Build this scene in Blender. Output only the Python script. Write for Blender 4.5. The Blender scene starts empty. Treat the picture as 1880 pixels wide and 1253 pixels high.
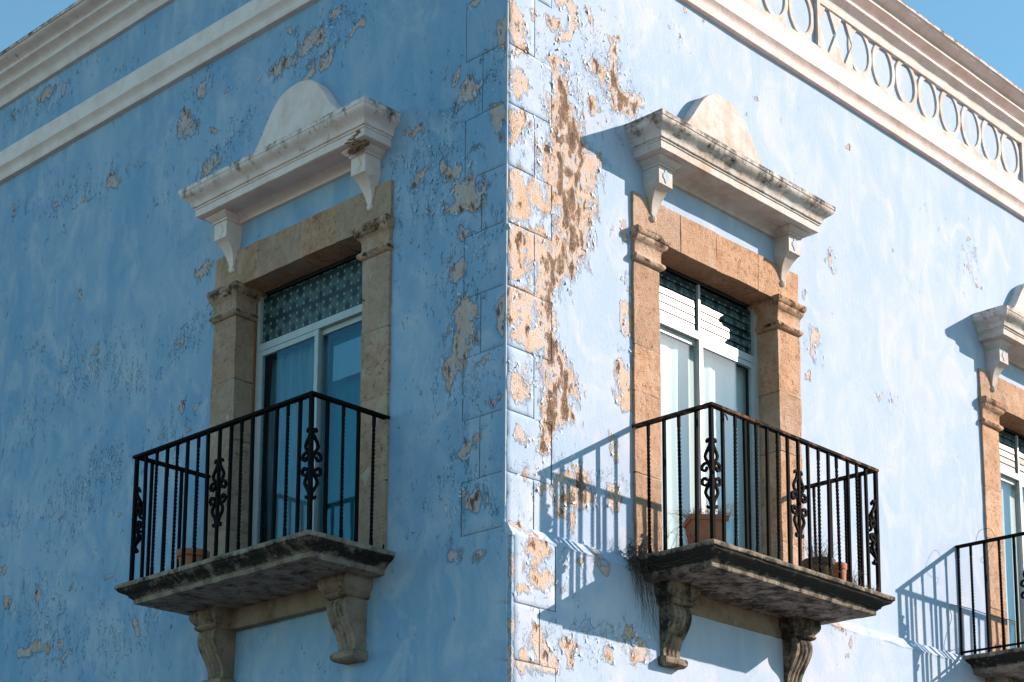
import bpy, bmesh, math, random
import numpy as np
from mathutils import Vector, Matrix, noise as mnoise
random.seed(7); np.random.seed(7)
rad = math.radians
S = bpy.context.scene
C = S.collection
GZ = -4.9                      # street level; z = 0 is the balcony floor

# ------------------------------------------------------------------ camera
cam = bpy.data.cameras.new('camera'); co = bpy.data.objects.new('camera', cam); C.objects.link(co)
fw = Vector((0.70954, 0.67965, 0.18610)).normalized()
rt = Vector((0.69107, -0.72277, 0.00474)); up = rt.cross(fw).normalized(); rt = fw.cross(up)
co.matrix_world = Matrix(((rt.x, up.x, -fw.x, -8.1787), (rt.y, up.y, -fw.y, -7.9045), (rt.z, up.z, -fw.z, -3.2737), (0, 0, 0, 1)))
cam.sensor_width = 36.0; cam.lens = 65.86; cam.shift_y = 0.3483
cam.clip_start = 0.1; cam.clip_end = 5000
S.camera = co
S.cycles.max_bounces = 6; S.cycles.diffuse_bounces = 3; S.cycles.glossy_bounces = 3; S.cycles.transparent_max_bounces = 8

# ------------------------------------------------------------------ sky and sun
SUN = Vector((0.733, -0.527, 0.43)).normalized()
w = bpy.data.worlds.new('World'); S.world = w; w.use_nodes = True
wn = w.node_tree.nodes; wl = w.node_tree.links
sky = wn.new('ShaderNodeTexSky'); sky.sky_type = 'NISHITA'; sky.sun_disc = False
sky.sun_elevation = math.asin(SUN.z); sky.sun_rotation = math.atan2(SUN.x, SUN.y)
sky.air_density = 1.0; sky.dust_density = 0.0; sky.ozone_density = 1.2
tint = wn.new('ShaderNodeMix'); tint.data_type = 'RGBA'; tint.blend_type = 'MULTIPLY'; tint.inputs[0].default_value = 1.0; tint.inputs[7].default_value = (.77, 1.05, 1.0, 1)
wl.new(sky.outputs[0], tint.inputs[6]); wl.new(tint.outputs[2], wn['Background'].inputs[0]); wn['Background'].inputs[1].default_value = 0.112
sd = bpy.data.lights.new('sun', 'SUN'); sd.energy = 5.0; sd.angle = rad(0.5); sd.color = (1.0, 0.83, 0.69)
so = bpy.data.objects.new('sun', sd); C.objects.link(so); so.location = (20, -15, 20)
so.rotation_euler = SUN.to_track_quat('Z', 'Y').to_euler()
S.view_settings.view_transform = 'Standard'; S.view_settings.look = 'None'
S.view_settings.exposure = 1.0; S.view_settings.gamma = 1.0

# ------------------------------------------------------------------ object helpers
def tag(o, label=None, cat=None, group=None, kind=None):
    if label: o['label'] = label
    if cat: o['category'] = cat
    if group: o['group'] = group
    if kind: o['kind'] = kind
    return o
def empty(name, loc=(0, 0, 0), rz=0.0, parent=None):
    o = bpy.data.objects.new(name, None); C.objects.link(o); o.location = loc; o.rotation_euler = (0, 0, rz)
    o.empty_display_size = .1
    if parent: o.parent = parent
    return o
def link(name, me, mat=None, parent=None, loc=(0, 0, 0), rz=0.0):
    o = bpy.data.objects.new(name, me); C.objects.link(o); o.location = loc; o.rotation_euler = (0, 0, rz)
    if mat and not me.materials: me.materials.append(mat)
    if parent: o.parent = parent
    return o
def fin(bm, smooth=None, bevel=0.0):
    """bmesh -> mesh"""
    if bevel:
        es = [e for e in bm.edges if len(e.link_faces) == 2 and e.calc_face_angle(0) > .5]
        if es: bmesh.ops.bevel(bm, geom=es, offset=bevel, segments=1, affect='EDGES', clamp_overlap=True)
    bmesh.ops.recalc_face_normals(bm, faces=bm.faces)
    me = bpy.data.meshes.new('mesh'); bm.to_mesh(me); bm.free()
    if smooth:
        for p in me.polygons: p.use_smooth = True
        me.set_sharp_from_angle(angle=rad(smooth))
    return me
def bx(bm, x0, x1, y0, y1, z0, z1):
    v = [bm.verts.new(p) for p in ((x0,y0,z0),(x1,y0,z0),(x1,y1,z0),(x0,y1,z0),(x0,y0,z1),(x1,y0,z1),(x1,y1,z1),(x0,y1,z1))]
    for f in ((0,3,2,1),(4,5,6,7),(0,1,5,4),(1,2,6,5),(2,3,7,6),(3,0,4,7)): bm.faces.new([v[i] for i in f])
    return v
def box_mesh(x0, x1, y0, y1, z0, z1, bevel=0.0, seg=0, amp=0.0, seed=0):
    bm = bmesh.new(); bx(bm, x0, x1, y0, y1, z0, z1)
    if seg:
        for _ in range(4):
            es = [e for e in bm.edges if e.calc_length() > seg*1.5]
            if not es: break
            bmesh.ops.subdivide_edges(bm, edges=es, cuts=1, use_grid_fill=True)
        if bevel: rough(bm, amp, 14, seed)
        return fin(bm, 40, bevel)
    return fin(bm, None, bevel)
def rough(bm, amp, freq, seed=0):
    off = Vector((seed*3.1, seed*1.7, seed*2.3))
    for v in bm.verts:
        n = mnoise.noise_vector(v.co*freq + off); m = mnoise.noise_vector(v.co*freq*.3 + off)
        v.co += n*amp + m*amp
def prism(bm, pts, axis, a, b):
    """extrude a closed 2D outline; axis 'x': pts are (y,z); 'y': pts are (x,z)"""
    mk = (lambda p, t: (t, p[0], p[1])) if axis == 'x' else (lambda p, t: (p[0], t, p[1]))
    A = [bm.verts.new(mk(p, a)) for p in pts]; B = [bm.verts.new(mk(p, b)) for p in pts]
    bm.faces.new(A); bm.faces.new(B[::-1])
    for i in range(len(pts)):
        j = (i+1) % len(pts); bm.faces.new((A[i], B[i], B[j], A[j]))
def tube(bm, pts, r, sides=4, r2=None, flat=1.0, caps=True):
    """sweep a polygon along a polyline, radius r -> r2"""
    pts = [Vector(p) for p in pts]; n = len(pts); rings = []; u = None
    for i, p in enumerate(pts):
        t = (pts[min(i+1, n-1)] - pts[max(i-1, 0)])
        if t.length < 1e-9: t = Vector((0, 0, 1))
        t.normalize()
        if u is None:
            u = Vector((0, 1, 0)) if abs(t.y) < .9 else Vector((1, 0, 0))
        u = (u - t*u.dot(t)).normalized(); v = t.cross(u)
        rr = r if r2 is None else r + (r2-r)*i/max(1, n-1)
        rings.append([bm.verts.new(p + u*(math.cos(a)*rr*flat) + v*(math.sin(a)*rr)) for a in [2*math.pi*(k+.5)/sides for k in range(sides)]])
    for a, b in zip(rings, rings[1:]):
        for k in range(sides): bm.faces.new((a[k], a[(k+1) % sides], b[(k+1) % sides], b[k]))
    if caps and sides > 2: bm.faces.new(rings[0][::-1]); bm.faces.new(rings[-1])
def molded(rings, seg=.05, amp=.0, cx=0.0, seed=0, smooth=30, back=0.0, cap_top=True, cap_bot=True):
    """a moulded block against a wall: rings of (half width, depth, z, mould)"""
    bm = bmesh.new(); lay = bm.verts.layers.float.new('mould'); hx = max(r[0] for r in rings); dx = max(r[1] for r in rings)
    na = max(1, int(dx/seg)); nb = max(1, int(2*hx/seg)); R = []
    for (h, d, z, m) in rings:
        P = [(-h, back - (d+back)*i/na) for i in range(na)] + [(-h + 2*h*i/nb, -d) for i in range(nb)] + [(h, -d + (d+back)*i/na) for i in range(na+1)]
        row = []
        for (x, y) in P:
            v = bm.verts.new((x+cx, y, z)); v[lay] = m
            if amp:
                q = Vector((x*9+seed, y*9, z*22)); n = mnoise.noise_vector(q)
                v.co += Vector((n.x, n.y, n.z))*amp + Vector((0, mnoise.noise(Vector((x*2+seed, z*3, 5)))*amp, mnoise.noise(Vector((x*2+seed, y, 9)))*amp))
            row.append(v)
        R.append(row)
    for a, b in zip(R, R[1:]):
        for i in range(len(a)-1): bm.faces.new((a[i], a[i+1], b[i+1], b[i]))
    if cap_bot: bm.faces.new(R[-1])
    if cap_top: bm.faces.new(R[0][::-1])
    return fin(bm, smooth)

# ------------------------------------------------------------------ node helpers
class NT:
    def __init__(s, name):
        s.m = bpy.data.materials.new(name); s.m.use_nodes = True; s.t = s.m.node_tree; s.n = s.t.nodes; s.l = s.t.links
        s.b = s.n['Principled BSDF']; s.out = s.n['Material Output']
        s._pos = None
    def set(s, sock, v):
        if v is None: return
        if isinstance(v, bpy.types.NodeSocket): s.l.new(v, sock)
        elif isinstance(v, (tuple, list)) and len(v) == 3 and sock.type == 'RGBA': sock.default_value = (*v, 1)
        else: sock.default_value = v
    def pos(s):
        if s._pos is None: s._pos = s.n.new('ShaderNodeNewGeometry').outputs['Position']
        return s._pos
    def objpos(s): return s.n.new('ShaderNodeTexCoord').outputs['Object']
    def scale(s, v, k, off=(0, 0, 0)):
        m = s.n.new('ShaderNodeMapping'); s.l.new(v, m.inputs[0]); m.inputs['Scale'].default_value = k; m.inputs['Location'].default_value = off; return m.outputs[0]
    def noise(s, sc, det=4, ro=.55, vec=None, dist=0.0):
        n = s.n.new('ShaderNodeTexNoise'); s.l.new(vec or s.pos(), n.inputs['Vector'])
        n.inputs['Scale'].default_value = sc; n.inputs['Detail'].default_value = det; n.inputs['Roughness'].default_value = ro; n.inputs['Distortion'].default_value = dist
        return n.outputs['Fac']
    def voro(s, sc, feat='F1', vec=None, out='Distance'):
        n = s.n.new('ShaderNodeTexVoronoi'); n.feature = feat; s.l.new(vec or s.pos(), n.inputs['Vector']); n.inputs['Scale'].default_value = sc
        return n.outputs[out]
    def math(s, op, a, b=0.0, c=None):
        n = s.n.new('ShaderNodeMath'); n.operation = op; s.set(n.inputs[0], a); s.set(n.inputs[1], b)
        if c is not None: s.set(n.inputs[2], c)
        return n.outputs[0]
    def ramp(s, v, a, b, c=0.0, d=1.0):
        n = s.n.new('ShaderNodeMapRange'); s.set(n.inputs[0], v)
        for i, q in enumerate((a, b, c, d)): n.inputs[1+i].default_value = q
        return n.outputs[0]
    def mix(s, f, a, b, mode='MIX'):
        n = s.n.new('ShaderNodeMix'); n.data_type = 'RGBA'; n.blend_type = mode
        s.set(n.inputs[0], f); s.set(n.inputs[6], a); s.set(n.inputs[7], b); return n.outputs[2]
    def attr(s, name):
        n = s.n.new('ShaderNodeAttribute'); n.attribute_name = name; return n.outputs['Fac']
    def rnd(s): return s.n.new('ShaderNodeObjectInfo').outputs['Random']
    def bump(s, h, dist, st=1.0, nrm=None):
        n = s.n.new('ShaderNodeBump'); s.set(n.inputs['Height'], h); n.inputs['Distance'].default_value = dist; n.inputs['Strength'].default_value = st
        if nrm: s.l.new(nrm, n.inputs['Normal'])
        return n.outputs[0]
    def done(s, col, rough=.9, nrm=None, metal=0.0, spec=.3):
        s.set(s.b.inputs['Base Color'], col); s.set(s.b.inputs['Roughness'], rough); s.set(s.b.inputs['Metallic'], metal)
        s.b.inputs['Specular IOR Level'].default_value = spec
        if nrm: s.l.new(nrm, s.b.inputs['Normal'])
        return s.m

# ------------------------------------------------------------------ materials
def paint_material(name, ca, cb, cpale, under_a, under_b, rub, dark, pale_amt, chip_thr):
    """limewash over plaster: 'peel' (-1..1) says where a coat is gone, 'chip' how dense the small chips are, 'raw' where the rubble is bare"""
    k = NT(name); P = k.pos(); peel = k.attr('peel'); chip = k.attr('chip'); raw = k.attr('raw')
    st = k.scale(P, (1, 1, .5)); sv = k.scale(P, (1, 1, .22))
    nA = k.noise(.9, 5, .62, k.scale(P, (1, 1, .6)), .6); nS = k.noise(5.5, 4, .62, sv, .3); nF = k.noise(13, 7, .66, st, .25); nC = k.noise(27, 4, .62, k.scale(P, (1, 1, .5), (3, 9, 4)), .5); nG = k.noise(120, 2, .6)
    nW = k.noise(2.6, 5, .66, k.scale(P, (1, 1, .7), (7, 3, 1)), 1.0)
    # blue coat: cloudy, a few streaks, chalky
    col = k.mix(k.ramp(nA, .36, .64), ca, cb)
    col = k.mix(k.math('MULTIPLY', k.ramp(nW, .50, .68), pale_amt), col, cpale)
    col = k.mix(k.math('MULTIPLY', k.ramp(nS, .50, .74), pale_amt*.6), col, cpale)
    col = k.mix(k.math('MULTIPLY', k.ramp(nW, .46, .34), .7), col, ca)
    col = k.mix(k.math('MULTIPLY', k.ramp(nG, .35, .75), .14), col, cpale)
    # where the coat is gone
    v = k.math('ADD', k.math('MULTIPLY_ADD', nF, 4.6, -2.3), k.math('MULTIPLY_ADD', nC, 1.5, -.75)); v = k.math('ADD', v, k.math('MULTIPLY', peel, 1.0))
    m1 = k.ramp(v, .0, .05)
    q = k.math('ADD', nC, k.math('MULTIPLY_ADD', nF, .5, -.25)); thr = k.math('MULTIPLY_ADD', chip, -.20, chip_thr)
    m2 = k.ramp(k.math('SUBTRACT', q, thr), .0, .02)
    m = k.math('MAXIMUM', m1, m2)
    # short dark dashes beside the chips, painted as shadows of lifted paint edges
    lip_shadow = k.math('MULTIPLY', k.ramp(k.math('ABSOLUTE', k.math('SUBTRACT', nC, .5)), .002, .012, 1, 0), k.ramp(k.math('MULTIPLY_ADD', chip, .17, nF), .61, .66))
    # old cream coat, ochre render, then bare brown rubble
    un = k.mix(k.ramp(k.math('MULTIPLY_ADD', nC, .6, k.math('MULTIPLY', nS, .4)), .42, .58), under_a, under_b)
    un = k.mix(k.math('MULTIPLY', k.ramp(k.math('MULTIPLY_ADD', nF, -.6, k.math('MULTIPLY', nC, 1.6)), .55, .60), .75), un, cpale)
    un = k.mix(k.math('MULTIPLY', k.ramp(nG, .35, .7), .3), un, cpale)
    rb = k.mix(k.ramp(k.math('MULTIPLY_ADD', nG, .5, k.math('MULTIPLY', nF, .5)), .40, .58), rub, dark)
    dp = k.math('MULTIPLY', k.ramp(v, .15, .5), k.ramp(k.math('ADD', k.math('MULTIPLY', raw, .75), k.math('MULTIPLY_ADD', nW, 1.4, k.math('MULTIPLY_ADD', nF, 4.2, -2.8))), .36, .62))
    un = k.mix(dp, un, rb)
    c = k.mix(m, col, un)
    c = k.mix(k.math('MULTIPLY', lip_shadow, .65), c, tuple(x*.5 for x in dark))
    edge = k.math('MULTIPLY', k.ramp(v, -.05, .01), k.ramp(v, .02, .10, 1, 0))
    c = k.mix(k.math('MULTIPLY', edge, .22), c, tuple(x*.7 for x in dark))  # peel edges darkened in colour for the shadow of the coat's thickness
    h = k.math('SUBTRACT', 1.0, m); h = k.math('SUBTRACT', h, k.math('MULTIPLY', dp, .6))
    h = k.math('ADD', h, k.math('MULTIPLY', k.math('MULTIPLY', k.ramp(v, -.45, -.02), k.ramp(v, -.02, .0, 1, 0)), .45))
    h = k.math('SUBTRACT', h, k.math('MULTIPLY', lip_shadow, .5))
    h = k.math('ADD', h, k.math('MULTIPLY', nG, k.math('MULTIPLY_ADD', m, .8, .16))); h = k.math('ADD', h, k.math('MULTIPLY', nC, .16))
    return k.done(c, .92, k.bump(h, .013, 1.0), 0, .15)
M = {}
M['blue_l'] = paint_material('shaded_blue_limewash', (.165, .31, .475), (.265, .385, .525), (.40, .465, .55), (.64, .46, .40), (.55, .34, .26), (.40, .24, .18), (.14, .10, .08), .75, .825)  # shaded copy of the limewash, its colour deepened for the side away from sun
M['blue_r'] = paint_material('sunlit_blue_limewash', (.31, .41, .555), (.38, .45, .575), (.48, .50, .58), (.62, .47, .38), (.58, .34, .17), (.46, .29, .20), (.095, .065, .05), .75, .80)  # sunlit copy of the same limewash, overexposed paleness put into the colour

def white_paint(name, base, dirt, black, amt):
    k = NT(name); P = k.pos(); mo = k.attr('mould')
    n1 = k.noise(6, 6, .65); n2 = k.noise(30, 7, .7); n3 = k.noise(120, 4, .6)
    c = k.mix(k.math('MULTIPLY', k.ramp(n1, .42, .72), amt), base, dirt)
    c = k.mix(k.math('MULTIPLY', k.ramp(n3, .5, .75), .4*amt), c, dirt)
    c = k.mix(k.ramp(n2, .66, .72, 0, .6*amt), c, dirt)
    g = k.math('ADD', k.math('MULTIPLY_ADD', k.noise(8, 8, .72), 1.5, -1.25), mo)
    g = k.math('ADD', g, k.math('MULTIPLY_ADD', n2, .8, -.4))
    g = k.math('ADD', g, k.math('MULTIPLY_ADD', k.noise(9, 4, .6, k.scale(P, (1, 1, .12))), .9, -.45)); gm = k.ramp(g, -.04, .34)
    c = k.mix(gm, c, k.mix(k.ramp(n3, .4, .6), black, tuple(min(1, q*3.2) for q in black)))
    h = k.math('ADD', k.math('MULTIPLY', n1, .6), k.math('MULTIPLY', n2, .5)); h = k.math('ADD', h, k.math('MULTIPLY', n3, .25)); h = k.math('SUBTRACT', h, k.math('MULTIPLY', gm, .3))
    return k.done(c, .88, k.bump(h, .012, .75), 0, .2)
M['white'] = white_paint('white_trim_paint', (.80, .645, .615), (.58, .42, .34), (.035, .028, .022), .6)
M['white_r'] = white_paint('sunlit_white_trim', (.57, .545, .54), (.42, .29, .205), (.028, .023, .018), .85)  # sunlit copy of the white trim, colour set for full sun, heavier dirt
M['slab'] = white_paint('mouldy_balcony_stone', (.30, .245, .20), (.14, .10, .075), (.009, .008, .007), 1.0)

def stone_material():
    k = NT('tan_coral_stone'); r = k.rnd(); mo = k.attr('mould')
    n1 = k.noise(5, 6, .65); n2 = k.noise(26, 8, .75); n3 = k.noise(110, 4, .7)
    c = k.mix(k.ramp(n1, .38, .62), (.64, .395, .285), (.44, .255, .17))
    c = k.mix(k.math('MULTIPLY', k.ramp(n2, .5, .66), .7), c, (.56, .40, .29))
    c = k.mix(k.ramp(n2, .47, .36), c, (.15, .09, .055))
    c = k.mix(k.math('MULTIPLY', k.ramp(n3, .45, .7), .5), c, (.56, .40, .28))
    c = k.mix(k.math('MULTIPLY_ADD', r, .6, 0), c, (.50, .355, .27))
    c = k.mix(k.math('MULTIPLY', k.ramp(k.noise(3.3, 7, .7, k.scale(k.pos(), (1.6, 1.6, .8), (4, 1, 2))), .54, .64), .8), c, (.60, .45, .36))
    g = k.math('ADD', k.math('MULTIPLY_ADD', k.noise(10, 8, .72), 1.5, -1.25), mo); gm = k.ramp(g, .0, .25)
    c = k.mix(gm, c, (.05, .035, .025))
    tone = k.n.new('ShaderNodeHueSaturation'); k.set(tone.inputs['Value'], k.math('MULTIPLY_ADD', k.math('FRACT', k.math('MULTIPLY', r, 7.31)), .26, .88)); k.set(tone.inputs['Saturation'], k.math('MULTIPLY_ADD', k.math('FRACT', k.math('MULTIPLY', r, 3.7)), .22, .95)); k.set(tone.inputs['Color'], c); c = tone.outputs[0]
    h = k.math('ADD', k.math('MULTIPLY', n2, 1.0), k.math('MULTIPLY', n3, .5)); h = k.math('ADD', h, k.math('MULTIPLY', k.ramp(k.voro(70), .0, .35), .35))
    return k.done(c, .95, k.bump(h, .022, 1.0), 0, .15)
M['stone'] = stone_material()
def simple(name, a, b, sc, rough=.8, bd=.004, metal=0.0, spec=.3, det=6):
    k = NT(name); n = k.noise(sc, det, .65)
    return k.done(k.mix(k.ramp(n, .35, .65), a, b), rough, k.bump(n, bd, .8), metal, spec)
M['mortar'] = simple('pale_lime_mortar', (.46, .37, .30), (.36, .27, .20), 30)
M['broken'] = simple('broken_brown_masonry', (.36, .22, .13), (.17, .10, .06), 60, .95, .015)
M['corbel'] = white_paint('weathered_corbel_stone', (.29, .225, .175), (.15, .10, .068), (.014, .011, .009), 1.0)
M['joint'] = simple('joint_plaster', (.27, .38, .50), (.36, .40, .44), 20)
k = NT('black_wrought_iron'); n = k.noise(60, 6, .7)
M['iron'] = k.done(k.mix(k.ramp(k.noise(9, 6, .7), .66, .78), k.mix(n, (.004, .0045, .006), (.009, .009, .010)), (.035, .02, .013)), .8, k.bump(n, .003, .6), .0, .04)
k = NT('rusty_iron_rail'); n = k.noise(40, 6, .7)
M['rail'] = k.done(k.mix(k.ramp(k.noise(7, 7, .7), .50, .62), (.009, .008, .008), (.15, .08, .05)), .85, k.bump(n, .003, .7), .0, .05)
M['alu'] = simple('white_aluminium', (.40, .43, .44), (.33, .36, .37), 12, .4, .0005, 0, .5)
M['wood'] = simple('brown_wood_strip', (.24, .10, .04), (.16, .07, .03), 22, .7)
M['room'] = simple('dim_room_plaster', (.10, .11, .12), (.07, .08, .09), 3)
M['terracotta'] = simple('terracotta', (.46, .17, .09), (.36, .14, .08), 25, .85, .003)
M['dark_pot'] = simple('dark_pot_clay', (.07, .05, .04), (.14, .08, .05), 25, .85, .003)
M['soil'] = simple('dry_soil', (.05, .035, .025), (.10, .07, .05), 60, 1, .01)
M['straw'] = simple('dry_straw', (.42, .28, .15), (.25, .15, .08), 30, .9)
M['twig'] = simple('dry_twig', (.16, .10, .06), (.09, .06, .04), 30, .9)
M['root'] = simple('dry_root', (.045, .036, .03), (.085, .065, .05), 30, .95)
M['wire'] = simple('dark_wire', (.02, .02, .02), (.04, .035, .03), 30, .5)
M['asphalt'] = simple('asphalt_street', (.09, .085, .08), (.13, .12, .11), 14, .95, .004)
M['pavement'] = simple('pale_pavement', (.16, .145, .13), (.13, .12, .105), 6, .95, .004)
M['roof'] = simple('flat_roof_render', (.40, .36, .32), (.30, .27, .24), 3)
def cloth(name, a, b, trans):
    k = NT(name); n = k.noise(4, 4, .6, k.scale(k.pos(), (6, 6, .5)))
    m = k.done(k.mix(k.ramp(n, .3, .7), a, b), .95, None, 0, .1)
    tr = k.n.new('ShaderNodeBsdfTranslucent'); k.set(tr.inputs[0], b)
    mx = k.n.new('ShaderNodeMixShader'); mx.inputs[0].default_value = trans
    k.l.new(k.b.outputs[0], mx.inputs[1]); k.l.new(tr.outputs[0], mx.inputs[2]); k.l.new(mx.outputs[0], k.out.inputs[0]); return m
M['curtain_white'] = cloth('white_curtain', (.84, .75, .71), (.78, .70, .67), .1)
M['curtain_grey'] = cloth('grey_blue_curtain', (.20, .28, .31), (.08, .15, .19), .2)
M['reflection_teal'] = cloth('teal_reflection_cloth', (.003, .15, .20), (.003, .105, .15), .2)  # added cloth, its teal stands for blue sky reflected in the pane
M['paper'] = cloth('pale_sheet', (.25, .42, .52), (.22, .38, .48), .3)
def glass():
    k = NT('window_glass'); k.n.remove(k.b)
    gl = k.n.new('ShaderNodeBsdfGlossy'); gl.inputs['Roughness'].default_value = .02; gl.inputs['Color'].default_value = (.38, .75, .9, 1)
    tr = k.n.new('ShaderNodeBsdfTransparent'); tr.inputs['Color'].default_value = (.88, .95, .97, 1)
    lw = k.n.new('ShaderNodeLayerWeight'); lw.inputs['Blend'].default_value = .5; fz = k.math('MULTIPLY_ADD', k.math('POWER', lw.outputs['Facing'], 5.0), .95, .045)
    nb = k.bump(k.noise(1.6, 2, .5), .01, .25); k.l.new(nb, gl.inputs['Normal'])
    g2 = k.n.new('ShaderNodeBsdfGlossy'); g2.inputs['Roughness'].default_value = .3        # the dust on it
    ms = k.n.new('ShaderNodeMixShader'); ms.inputs[0].default_value = .06; k.l.new(gl.outputs[0], ms.inputs[1]); k.l.new(g2.outputs[0], ms.inputs[2])
    mx = k.n.new('ShaderNodeMixShader'); k.l.new(fz, mx.inputs[0]); k.l.new(tr.outputs[0], mx.inputs[1]); k.l.new(ms.outputs[0], mx.inputs[2])
    k.l.new(mx.outputs[0], k.out.inputs[0]); return k.m
M['glass'] = glass()
def film(name, dark, mid, pale):
    """patterned film on the transom glass: rows of small squares over dark and light zigzags"""
    k = NT(name); s = k.n.new('ShaderNodeSeparateXYZ'); k.l.new(k.objpos(), s.inputs[0])
    px, pz = .076, .058
    a = k.math('DIVIDE', s.outputs[0], px); b = k.math('DIVIDE', s.outputs[2], pz)
    fa = k.math('ABSOLUTE', k.math('SUBTRACT', k.math('FRACT', a), .5)); fb = k.math('ABSOLUTE', k.math('SUBTRACT', k.math('FRACT', b), .5))
    sq = k.math('MULTIPLY', k.math('LESS_THAN', fa, .14), k.math('LESS_THAN', fb, .19))
    zz = k.math('PINGPONG', k.math('MULTIPLY', a, .5), .5)
    w1 = k.math('FRACT', k.math('DIVIDE', k.math('ADD', b, k.math('MULTIPLY', zz, 2.6)), 3.0))
    band = k.ramp(k.math('ABSOLUTE', k.math('SUBTRACT', w1, .5)), .24, .28)
    hx = k.math('LESS_THAN', k.math('ABSOLUTE', k.math('SUBTRACT', k.math('FRACT', k.math('ADD', k.math('MULTIPLY', a, 1.0), k.math('MULTIPLY', b, .5))), .5)), .045)
    hy = k.math('LESS_THAN', k.math('ABSOLUTE', k.math('SUBTRACT', k.math('FRACT', k.math('SUBTRACT', k.math('MULTIPLY', a, 1.0), k.math('MULTIPLY', b, .5))), .5)), .045)
    c = k.mix(band, dark, mid); c = k.mix(k.math('MULTIPLY', k.math('MAXIMUM', hx, hy), .6), c, dark); c = k.mix(sq, c, pale)
    c = k.mix(k.math('MULTIPLY', k.ramp(k.noise(9, 5, .6), .4, .7), .35), c, mid)
    return k.done(c, .35, None, 0, .22)
M['film'] = film('patterned_transom_film', (.004, .014, .02), (.05, .085, .085), (.15, .20, .185))

# ------------------------------------------------------------------ the setting
def sheet(name, x0, x1, y0, y1, z, mat):
    bm = bmesh.new(); bm.faces.new([bm.verts.new(p) for p in ((x0,y0,z),(x1,y0,z),(x1,y1,z),(x0,y1,z))])
    return tag(link(name, fin(bm), mat), kind='structure')
sheet('street', -1500, 1500, -1500, 1500, GZ-.14, M['asphalt'])
bm = bmesh.new(); bx(bm, -1.6, 30, -1.6, 30, GZ-.139, GZ-.002); tag(link('pavement', fin(bm, None, .02), M['pavement']), kind='structure')

# ------------------------------------------------------------------ wear on the two walls (u = metres from the corner, z, radius)
PATCH_R = [[(0.499,3.368,6),(0.543,3.232,15),(0.554,3.036,19),(0.582,2.846,25),(0.62,2.701,36),(0.581,2.528,40),(0.636,2.35,28),(0.663,2.202,22),(0.581,2.037,28),(0.462,1.863,22),(0.393,1.687,16)],[(0.805,2.769,16),(0.804,2.608,12)],[(0.366,1.622,12),(0.42,1.353,16),(0.473,1.179,20),(0.553,1.05,22),(0.473,0.878,16),(0.41,0.713,10),(0.369,0.555,8)],[(0.583,3.859,10),(0.616,3.71,9),(0.555,3.569,7)],[(0.81,3.876,6),(0.838,3.826,6)],[(0.378,3.648,6),(0.406,3.599,9)],[(0.825,3.428,8),(0.797,3.478,6)],[(0.963,3.443,8),(0.951,3.355,7)],[(1.071,3.779,4),(1.076,3.613,9),(1.098,3.456,13),(1.155,3.291,18),(1.275,3.359,12)],[(0.923,3.468,8),(0.94,3.392,10)],[(1.204,3.415,7)],[(1.349,3.472,4),(1.323,3.378,8)],[(0.516,3.362,10)],[(0.835,3.207,6),(0.875,3.14,8)],[(0.777,2.859,5)],[(1.195,1.34,12),(1.181,1.081,10)],[(1.147,2.425,5),(1.181,2.295,6)],[(1.211,1.821,5),(1.215,1.583,5)],[(1.261,2.078,3),(1.236,1.909,4)],[(0.676,0.479,12),(0.74,0.363,12),(0.579,0.253,12)],[(1.075,0.783,7),(1.086,0.708,6)],[(1.016,0.481,8),(1.072,0.399,10),(1.06,0.301,8)],[(0.553,0.413,8),(0.447,0.315,6)],[(0.369,0.316,5)],[(0.579,0.142,10)],[(0.318,0.323,5)],[(3.477,2.283,10),(3.447,2.095,9)],[(3.402,1.904,5)],[(3.771,2.946,7)],[(3.752,3.033,4)],[(5.884,3.625,6)],[(5.951,3.88,5)],[(4.061,4.075,4)],[(4.673,3.348,4)],[(5.541,3.947,3)],[(6.111,3.516,4)],[(0.984,3.952,3)],[(1.846,4.151,4)],[(2.112,4.398,4)],[(1.85,4.373,5)],[(2.639,3.827,4)],[(2.783,3.951,3)],[(3.342,2.559,5)],[(4.35,2.023,4)],[(4.591,1.993,5)]]
PATCH_Q = [[(0.068,3.553,8),(0.085,3.402,12),(0.122,3.319,9)],[(0.158,3.473,5)],[(0.227,3.602,5)],[(0.123,3.063,14),(0.087,2.99,10)],[(0.059,3.233,5)],[(0.068,2.787,11),(0.058,2.629,8)],[(0.076,2.347,15),(0.113,2.207,20),(0.093,2.085,16)],[(0.311,2.353,12),(0.338,2.247,12)],[(0.104,1.937,18),(0.131,1.794,16),(0.08,1.665,10)],[(0.286,2.036,12),(0.287,1.845,12)],[(0.071,1.531,14),(0.072,1.364,10),(0.158,1.502,12),(0.235,1.582,10)],[(0.236,1.356,12),(0.315,1.323,12),(0.134,1.27,12)],[(0.084,0.997,9),(0.12,0.915,13)],[(0.153,0.612,7),(0.173,0.562,5)],[(0.215,0.372,5)],[(0.154,0.322,4)]]
PATCH_P = [[(0.073,-0.05,8),(0.173,-0.064,10)],[(0.249,-0.102,14),(0.224,-0.214,12)],[(0.174,-0.33,14),(0.3,-0.342,14)],[(0.1,-0.45,8)],[(0.226,-0.708,12),(0.276,-0.805,14),(0.327,-0.903,14)],[(0.117,-0.883,9),(0.092,-0.817,6)],[(0.532,-0.729,9),(0.548,-0.816,8)],[(0.932,-0.738,9)],[(1.267,-0.574,9),(1.237,-0.709,7)],[(1.127,-0.542,9)],[(0.828,-0.022,6)],[(0.639,-0.133,5)],[(3.604,-0.076,8)],[(3.726,-0.273,8)],[(3.71,-0.156,5)],[(0.854,-0.11,8)]]
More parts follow.
